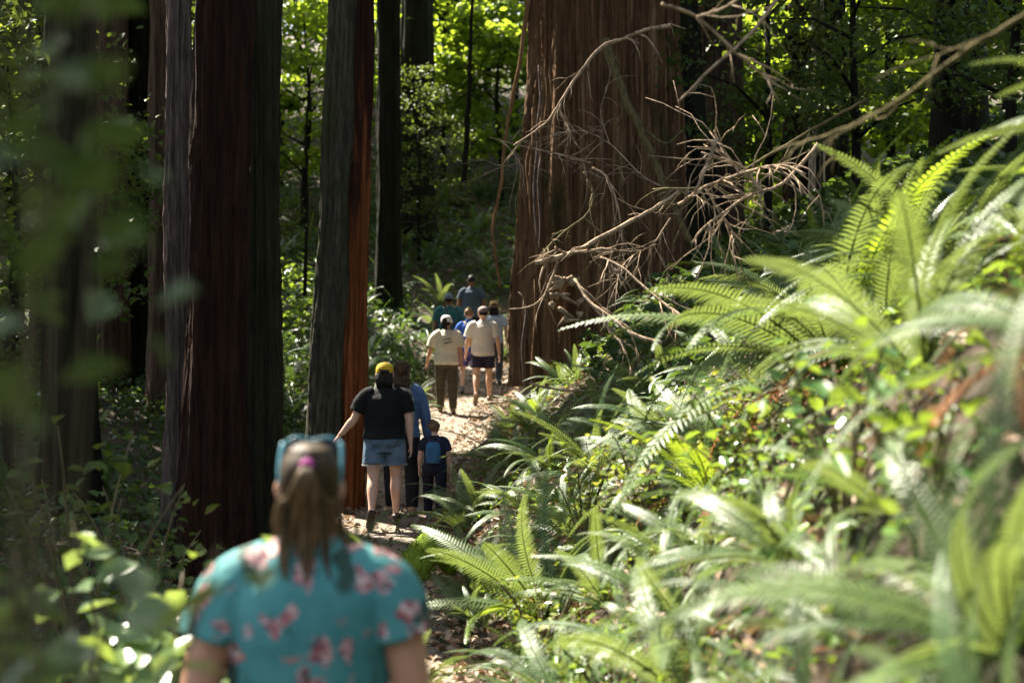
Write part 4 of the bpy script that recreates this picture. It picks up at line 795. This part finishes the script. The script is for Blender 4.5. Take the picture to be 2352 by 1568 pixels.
# --- nearest: woman in the floral shirt
def c_near(a):
    a['top']('floral_shirt', M_floral, .012, .47, .5, 1.08, .007, 1.0, 3, slr=.042); a['bottom']('shorts', cloth_mat('dark_shorts', (.03, .035, .05)), .8); a['shoes'](plain_mat('grey_shoe', (.2, .2, .2)))
    hz, hh, root = a['hz'], a['hh'], a['root']
    hair = a['scalp']('hair', hair_mat('scalp_hair', (.012, .008, .004), (.075, .046, .02), (50, 50, 14)), .26, .006, wr=.002)
    knot = np.array((.002, -.066, hz + hh * .80)); rs = np.random.default_rng(5); mb = MB()
    for i in range(120):
        u = rs.uniform(-1, 1); dpt = rs.uniform(0, 1); ln_ = rs.uniform(.75, 1.05) * (1 - .12 * abs(u)); spread = .04 * u + rs.normal(0, .004)
        endx = spread * (.9 + .25 * rs.random()) + (.008 * np.sign(u) if abs(u) > .6 else 0)
        pts = [knot + (.004 * u, .004, 0), knot + (spread * .25, -.013 - .010 * dpt, -.012), knot + (spread * .66, -.012 - .010 * dpt, -.05), knot + (spread * 1.05, -.002 - .010 * dpt, -.095 * ln_), knot + (endx * 1.0, .000 - .008 * dpt, -.125 * ln_ - .004), knot + (endx * .86 + rs.normal(0, .003), -.002 - .004 * dpt, -.158 * ln_)]
        a['AH'](mb, tube(pts, np.array([.002, .003, .0034, .003, .0018, .0003]) * rs.uniform(.6, 1.2), 6, (1, 0, 0), spl=14))
    for ex in (-.036, -.002, .03):          # the long parted tips
        for i in range(9):
            o = rs.normal(0, .004, 2); pts = [knot + (ex * .7, -.012, -.07), knot + (ex * .95 + o[0], -.008, -.12), knot + (ex * 1.02 + o[0], -.012, -.155), knot + (ex * (1.0 if ex < 0 else 1.15) + o[0] * .4 + .004, -.018, -.188 + rs.uniform(-.006, .01))]
            a['AH'](mb, tube(pts, [.004, .0036, .0024, .0004], 6, (1, 0, 0), spl=12))
    for sg in (-1, 1):                      # loose strands behind the ears
        for i in range(7):
            o = rs.normal(0, .003); a['AH'](mb, tube([(sg * .046, -.02, hz + hh * .42), (sg * (.051 + o), -.024, hz + hh * .15), (sg * (.052 + o), -.02, hz - .012), (sg * (.056 + o * 2), -.012, hz - .035)], [.003, .0026, .002, .0004], 5, (0, 1, 0), spl=10))
    link('ponytail', mb.mesh('ponytail', HP), hair)
    mb = MB(); k = knot
    th = np.linspace(0, 2 * np.pi, 19)[:-1]; V, F = tube([(k[0] + .007 * math.cos(q), k[1] - .007, k[2] - .002 + .0065 * math.sin(q)) for q in list(th) + [th[0]]], [.004 + .001 * (i % 2) for i in range(19)], 8, (0, 1, 0)); a['AH'](mb, (V, F)); link('scrunchie', mb.mesh('scrunchie', plain_mat('magenta_elastic', (.42, .05, .28), .7)), hair)
    # arm tattoo
    so, el, wr_, d2 = a['J']['armR']; mb = MB()
    for i in range(3):
        q = so * .28 + el * .72 + np.array((.012, -.019 - .001 * i, -.006 * i)); a['A'](mb, tube([q + (-.012, .002, .004 - .003 * i), q + (0, -.0018, .001), q + (.010, .002, .004)], [.0012, .0022, .0010], 6, spl=8))
    link('tattoo', mb.mesh('tattoo', plain_mat('tattoo_ink', (.03, .035, .04), .6)), root)
    # sunglasses pushed up on the head
    g = link('sunglasses', None, loc=root.location, rot=root.rotation_euler); tag(g, 'light blue framed sunglasses pushed up on the ponytailed head', 'sunglasses')
    mf = plain_mat('light_blue_plastic', (.1, .28, .33), .4, .05); zt = hz + hh * 1.0; mb = MB()
    fr = [(-.049, .028, hz + hh * .84), (-.0475, .03, zt - .012), (-.043, .034, zt + .002), (-.028, .036, zt + .009), (-.008, .036, zt + .006), (0, .036, zt + .003), (.008, .036, zt + .006), (.028, .036, zt + .009), (.043, .034, zt + .002), (.0475, .03, zt - .012), (.049, .028, hz + hh * .84)]
    a['AH'](mb, tube(fr, .0019, 8, (0, 1, 0), spl=50)); link('frame', mb.mesh('frame', mf), g)
    for sg in (-1, 1):
        mb = MB(); a['AH'](mb, tube([(sg * .0495, .026, hz + hh * 1.0), (sg * .0515, .012, hz + hh * .85), (sg * .052, -.004, hz + hh * .66), (sg * .051, -.012, hz + hh * .5)], [.0032, .0034, .003, .0024], 8, (1, 0, 0), spl=14)); link('temple_arm', mb.mesh('temple_arm', mf), g)
        mb = MB(); a['AH'](mb, ball((sg * .0245, .037, zt - .009), (.019, .0025, .015), 18, (R(-18), 0, 0))); link('lens', mb.mesh('lens', plain_mat('dark_lens', (.012, .014, .016), .12, .1)), g)
person('woman with a ponytail and turquoise floral shirt, closest to the camera', -.452, 2.86, -.135, 1.68, 3, SK2, c_near, dict(legL=(12, 4, 0), legR=(-12, 6, 20), armL=(-4, 15, 10, 8), armR=(-4, 13, 12, 8), lean=1), 1.04, .101, .102, vox=.005, female=True, hs=.79, shz=.802)

# --- yellow cap
M_denim = cloth_mat('light_denim', (.10, .15, .2), .3)
def c_yellow(a):
    t = a['top']('black_t_shirt', cloth_mat('black_cotton', (.008, .008, .008)), .026, .53, .72, 1.04, .006, 1.05, 5, slr=.044); s_ = a['bottom']('denim_shorts', M_denim, .62, .012, .575, .003, 2, 1.3); a['shoes'](plain_mat('brown_sandal', (.03, .02, .014)), hi=.004)
    mb = MB(); J = a['J']                   # frayed hem
    for s in 'LR':
        h, kn, an, fd, up = J['leg' + s]; e = h * .38 + kn * .62; rs = np.random.default_rng(3)
        for i in range(60):
            q = 6.283 * i / 60; c_, d_ = math.cos(q) * .071, math.sin(q) * .071; a['A'](mb, tube([e + (c_, d_, .002), e + (c_ * 1.01, d_ * 1.01, -.008 - .008 * rs.random())], [.0012, .0006], 4))
    link('frayed_hem', mb.mesh('frayed_hem', plain_mat('white_thread', (.4, .42, .43), .9)), s_)
    mb = MB()
    for cx in (-.045, .047):
        V, F = loft([(cx, -.094, .49 + dz_, .030 * q, .003) for dz_, q in ((0, .5), (.012, 1), (.05, 1), (.052, .95))], 14, 0, 5); a['A'](mb, (V, F))
    link('back_pocket', mb.mesh('back_pocket', M_denim), s_)
    mb = MB(); rs = np.random.default_rng(8); x_ = -.03   # small pale line of print, too small to read
    for w_ in range(9):
        if w_ in (2, 5): x_ += .006; continue
        x_ += .0075; q = a['T']; a['A'](mb, tube([(x_ - .003, -.0855, .742), (x_ - .001, -.0865, .742 + .005 * rs.random()), (x_ + .001, -.0865, .741), (x_ + .003, -.0855, .744)], .0009, 5, (0, 1, 0), spl=7))
    link('print', mb.mesh('print', plain_mat('pale_print', (.2, .2, .16), .8)), t)
    hz, hh = a['hz'], a['hh']; ex = []
    for sx in np.linspace(-.04, .04, 9): ex.append(tube([(sx, -.03 - .02 * (1 - (sx / .045) ** 2), hz + hh * .5), (sx * 1.05, -.036 - .016 * (1 - (sx / .045) ** 2), hz + hh * .15), (sx * 1.08, -.03 + abs(sx) * .1, hz - .012 - abs(sx) * .3)], [.014, .012, .005], 8, spl=8))
    a['scalp']('hair', HK, .25, .005, extra=ex); a['cap'](plain_mat('yellow_cap_cloth', (.56, .36, .02), .8, .08), opening=plain_mat('dark_gap', (.01, .009, .008)), low=.52)
    so, el, wr_, d2 = J['armL']; mb = MB(); f = np.array((1., 0, 0)); cc = wr_ * .93 + el * .07; u = np.cross(d2, f); u /= np.linalg.norm(u); v_ = np.cross(d2, u)
    a['A'](mb, tube([cc + .0165 * (u * math.cos(q) + v_ * math.sin(q)) for q in np.linspace(0, 6.2832, 19)], .0022, 6)); link('bracelet', mb.mesh('bracelet', plain_mat('dark_bracelet', (.02, .02, .02), .4)), a['root'])
person('woman in a yellow cap, black t-shirt and frayed denim shorts', -1.355, 13.6, gz(-1.355, 13.6) + .012, 1.69, 2, SK1, c_yellow, dict(legL=(-6, 26, 58), legR=(8, 4, 0), armL=(2, 24, 12, 40), armR=(-4, 12, 8, 4), lean=3), 1.08, .118, .104, vox=.0065, female=True)

# --- blue sweater and camouflage pack, half hidden by the yellow cap
M_camo, nt, b = mat('camouflage_cloth'); v = coords(nt); q = noise(nt, v, 11, 3)
nt.links.new(ramp(nt, q, [(0, (.05, .06, .04)), (.42, (.16, .18, .13)), (.5, (.3, .32, .27)), (.58, (.07, .08, .05)), (.66, (.22, .2, .14))], 'CONSTANT'), b.inputs['Base Color']); b.inputs['Roughness'].default_value = .85
def c_camo(a):
    a['top']('blue_sweater', cloth_mat('blue_knit', (.09, .15, .27), .2), .016, .50, 2, 1.0, .006, 1.05, 6, slr=.043); a['bottom']('black_trousers', cloth_mat('black_trouser_cloth', (.012, .012, .014)), 2); a['shoes'](plain_mat('tan_shoe', (.34, .2, .14)))
    hz, hh = a['hz'], a['hh']; ex = [tube([(sx, -.035, hz + hh * .5), (sx * 1.1, -.04, hz + hh * .1), (sx * 1.05, -.036, hz - .03), (sx * .8, -.03, hz - .05)], [.016, .016, .013, .005], 8, spl=9) for sx in np.linspace(-.036, .036, 8)]
    a['scalp']('hair', HB, .2, .009, extra=ex, wr=.006)
    onback(a, 'backpack', 'grey-green camouflage backpack worn over the blue sweater', M_camo, plain_mat('grey_strap', (.08, .09, .08)), (.0, -.115, .68), (.085, .048, .30))
person('dark haired walker in a blue sweater just behind the yellow cap', -1.25, 14.5, gz(-1.25, 14.5) + .012, 1.72, 4, SK2, c_camo, dict(legL=(10, 4, 0), legR=(-8, 8, 12), armL=(0, 10, 10), armR=(4, 13, 14, 6), lean=2), 1.05, .115, .1)
# --- child
def c_child(a):
    a['top']('dark_shirt', cloth_mat('navy_cloth', (.015, .02, .035)), .014, .47, .7, 1.05, .005, 1.0, 7); a['bottom']('dark_leggings', cloth_mat('dark_violet_cloth', (.014, .012, .022)), 2, .013); a['shoes'](plain_mat('violet_shoe', (.12, .08, .25)))
    hz, hh = a['hz'], a['hh']; rs = np.random.default_rng(2); ex = [ball((.0, -.035, hz + hh * 1.0), (.026, .024, .018), 12)] + [ball((rs.normal(0, .03), -.03 + rs.normal(0, .02), hz + hh * rs.uniform(.6, 1.08)), .009, 8) for i in range(16)]
    a['scalp']('hair', hair_mat('child_hair', (.03, .018, .008), (.26, .17, .08)), .28, .006, extra=ex, wr=.008)
    onback(a, 'backpack', 'small bright blue backpack worn by the child', cloth_mat('bright_blue_cloth', (.045, .13, .24), .2), plain_mat('navy_strap', (.02, .03, .06)), (.0, -.1, .68), (.075, .045, .22))
person('small child with messy tied-up hair behind the fern at the path bend', -.86, 14.2, gz(-.86, 14.2) + .012, 1.08, -6, SK1, c_child, dict(legL=(8, 4, 0), legR=(-10, 14, 20)), 1.12, .112, .098, turn=-18)

# --- white cap, cream t-shirt with dark script
def c_white(a):
    t = a['top']('cream_t_shirt', cloth_mat('cream_cotton', (.74, .66, .5), .1), .02, .49, .82, 1.08, .008, 1.1, 8, slr=.048); a['bottom']('olive_brown_trousers', cloth_mat('olive_twill', (.085, .07, .045), .25), 2, .012); a['shoes'](plain_mat('tan_trail_shoe', (.22, .16, .1)))
    mb = MB(); rs = np.random.default_rng(4)       # two slanting lines of dark script, illegible in the photo
    for li, (z0, n) in enumerate(((.748, 7), (.712, 8))):
        x0 = -.028 + .006 * li
        for i in range(n):
            x_ = x0 + i * .0115; zz = z0 + (x_ + .03) * .22; y_ = -.088 + .55 * max(0, abs(x_) - .03) ** 1.2; r_ = lambda: rs.uniform(-.004, .004)
            a['A'](mb, tube([(x_ - .006, y_, zz + r_()), (x_ - .002, y_ - .001, zz + .009 + r_()), (x_ + .001, y_ - .001, zz - .007 + r_()), (x_ + .005, y_, zz + .004 + r_())], .0021, 5, (0, 1, 0), spl=9))
    link('script_print', mb.mesh('script_print', plain_mat('dark_print', (.05, .055, .06), .8)), t)
    hz, hh = a['hz'], a['hh']; ex = [tube([(sx, -.045, hz + hh * .45), (sx * .8, -.05, hz + hh * .1), (sx * .5, -.047, hz - .01)], [.013, .012, .006], 8, spl=7) for sx in (-.025, -.01, .01, .025)]
    a['scalp']('hair', HK, .24, .005, extra=ex); a['cap'](plain_mat('white_cap_cloth', (.75, .72, .72), .8, .05), low=.5, opening=HK)
    so, el, wr_, d2 = a['J']['armL']; r = a['root']; cm = link('camera', None, loc=r.location, rot=r.rotation_euler); tag(cm, 'small dark camera held low in the left hand of the white capped woman', 'camera')
    p0 = wr_ + d2 * .075; mb = MB(); a['A'](mb, loft([(p0[0], p0[1], p0[2] + q, .03, .017) for q in (-.022, -.02, .018, .022)], 16, 0, 6)); link('camera_body', mb.mesh('camera_body', plain_mat('dark_camera_plastic', (.06, .06, .05), .4)), cm)
    mb = MB(); a['A'](mb, tube([p0 + (0, .01, 0), p0 + (0, .05, -.002)], [.016, .015], 14)); link('lens', mb.mesh('lens', plain_mat('lens_black', (.02, .02, .02), .3)), cm)
    mb = MB(); a['A'](mb, tube([p0 + (.03, 0, .01), p0 + (.025, -.012, -.06), p0 + (.006, -.012, -.085), p0 + (-.018, -.01, -.05), p0 + (-.028, 0, .01)], .0028, 6, spl=20)); link('strap', mb.mesh('strap', plain_mat('pale_strap', (.4, .38, .3))), cm)
person('woman in a white cap and cream t-shirt with dark script on the back', -1.15, 22.5, gz(-1.15, 22.5) + .012, 1.70, 2, SK2, c_white, dict(legL=(9, 4, 0), legR=(-7, 5, 8), armL=(6, 18, 10, 14), armR=(-4, 10, 10, 4), lean=2), 1.0, .112, .098, turn=-25, female=True)
# --- grey t-shirt, navy shorts
def c_grey(a):
    a['top']('pale_grey_t_shirt', cloth_mat('pale_grey_cotton', (.6, .55, .5), .08), .02, .475, .8, 1.06, .009, 1.08, 9, slr=.046); a['bottom']('navy_shorts', cloth_mat('navy_short_cloth', (.025, .022, .045)), .68, .014); a['shoes'](plain_mat('tan_sandal', (.2, .14, .09)), hi=.004)
    a['scalp']('hair', HK, .34, .004); a['cap'](plain_mat('grey_cap_cloth', (.2, .16, .15), .85), low=.55)
person('man in a grey cap, pale grey t-shirt and navy shorts, heel lifted', -.535, 23.5, gz(-.535, 23.5) + .012, 1.735, 0, SK1, c_grey, dict(legL=(-8, 22, 55), legR=(8, 4, 0), armL=(4, 14, 16, 8), armR=(-2, 13, 16, 6), lean=2), 1.02, .12, .095, turn=20)
# --- blue shirt, mustard pack
def c_blue(a):
    m = cloth_mat('royal_blue_cotton', (.04, .12, .48), .15); a['top']('blue_polo_shirt', m, .016, .49, .75, 1.03, .006, 1.05, 10); mb = MB(); a['A'](mb, loft([(0, -.002, .845, .046, .044), (0, .002, .872, .039, .039)], 20)); link('collar', mb.mesh('collar', m), a['root'])
    mm, nt, b = mat('blue_violet_print'); q = noise(nt, coords(nt), 16, 3); nt.links.new(ramp(nt, q, [(0, (.03, .05, .25)), (.47, (.12, .06, .2)), (.55, (.25, .1, .06)), (.62, (.04, .06, .3))], 'CONSTANT'), b.inputs['Base Color'])
    a['bottom']('patterned_shorts', mm, .85, .014); a['shoes'](plain_mat('grey_trainer', (.14, .14, .15)), hi=.03)
    ex = [ball((.0, -.02, a['hz'] + a['hh'] * 1.02), (.022, .026, .014), 10)]; a['scalp']('hair', HL, .32, .005, extra=ex, wr=.005)
    onback(a, 'backpack', 'slim mustard backpack slung on the blue polo shirt', cloth_mat('mustard_cloth', (.42, .2, .03), .2), plain_mat('tan_strap', (.3, .2, .1)), (.03, -.1, .66), (.05, .04, .24))
person('walker in a royal blue polo and patterned shorts between cream and grey shirts', -.84, 25, gz(-.84, 25) + .012, 1.66, -3, SK4, c_blue, dict(legL=(-10, 8, 14), legR=(10, 4, 0), armL=(4, 12, 12), armR=(-3, 12, 12)), 1.06, .115, .1, turn=-12)
def c_teal(a):
    a['top']('teal_t_shirt', cloth_mat('teal_cotton', (.035, .13, .14), .15), .02, .48, .8, 1.05, .007, 1.1, 11, slr=.046); a['bottom']('dark_shorts', cloth_mat('dark_short_cloth', (.03, .03, .05)), .8, .014); a['shoes'](plain_mat('dark_shoe', (.05, .05, .05)))
    a['scalp']('hair', HK, .34, .004); a['cap'](plain_mat('blue_grey_cap_cloth', (.16, .2, .25), .85, .3), low=.55)
    mb = MB(); a['A'](mb, tube([(-.05, -.015, .86), (-.03, -.075, .80), (.02, -.096, .72), (.08, -.092, .63), (.118, -.03, .58)], .007, 6, (0, 1, 0), 1.0, spl=24)); link('shoulder_strap', mb.mesh('shoulder_strap', plain_mat('dark_red_strap', (.1, .02, .03))), a['root'])
person('heavy man in a blue-grey cap and teal t-shirt with a dark red strap', -1.33, 27, gz(-1.33, 27) + .012, 1.80, 2, SK3, c_teal, dict(legL=(8, 4, 0), legR=(-8, 6, 10)), 1.22, .122, .1)
def c_tall(a):
    a['top']('slate_blue_t_shirt', cloth_mat('slate_cotton', (.075, .105, .145), .12), .016, .46, .7, 1.02, .006, 1.08, 12); a['bottom']('dark_jeans', cloth_mat('dark_jean_cloth', (.02, .025, .04)), 2); a['shoes'](plain_mat('black_boot', (.02, .02, .02))); a['scalp']('hair', HK, .36, .005)
person('tall dark haired man in a slate blue t-shirt at the front of the group', -.98, 31, gz(-.98, 31) + .012, 1.9, 0, SK3, c_tall, dict(legL=(-8, 6, 10), legR=(9, 4, 0), armL=(2, 12, 8), armR=(-2, 12, 8)), 1.12, .122, .095)
def c_straw(a):
    a['top']('pale_blue_t_shirt', cloth_mat('pale_blue_cotton', (.5, .58, .66), .1), .016, .49, .68, 1.05, .006, 1.05, 13); a['bottom']('grey_trousers', cloth_mat('grey_trouser_cloth', (.09, .09, .1)), 2); a['shoes'](plain_mat('blue_shoe', (.1, .2, .3)))
    hz, hh = a['hz'], a['hh']; ex = [tube([(sx, -.035, hz + hh * .5), (sx * 1.15, -.045, hz + hh * .0), (sx * 1.1, -.04, hz - .035)], [.015, .015, .007], 8, spl=8) for sx in np.linspace(-.036, .036, 7)]; a['scalp']('hair', HK, .22, .006, extra=ex)
    mb = MB(); rows = [(0, 0, hz + hh * q, d, e) for q, d, e in ((.56, .094, .098), (.575, .096, .10), (.6, .066, .076), (.62, .0535, .067), (.85, .05, .063), (1.08, .046, .056), (1.13, .03, .036))]; a['AH'](mb, loft(rows, 28)); link('straw_hat', mb.mesh('straw_hat', plain_mat('straw', (.48, .3, .12), .8, .25, 60, .4)), a['root'])
    mb = MB(); a['AH'](mb, loft([(0, 0, hz + hh * q, .0555, .069) for q in (.63, .70)], 28)); link('hat_band', mb.mesh('hat_band', plain_mat('brown_band', (.16, .09, .04))), a['root'])
person('woman in a straw hat and pale blue t-shirt partly behind the cedar', -.375, 26.5, gz(-.375, 26.5) + .012, 1.66, -2, SK1, c_straw, dict(legL=(8, 4, 0), legR=(-8, 8, 12), armL=(0, 11, 12), armR=(-4, 13, 10)), 1.05, .112, .098, female=True)
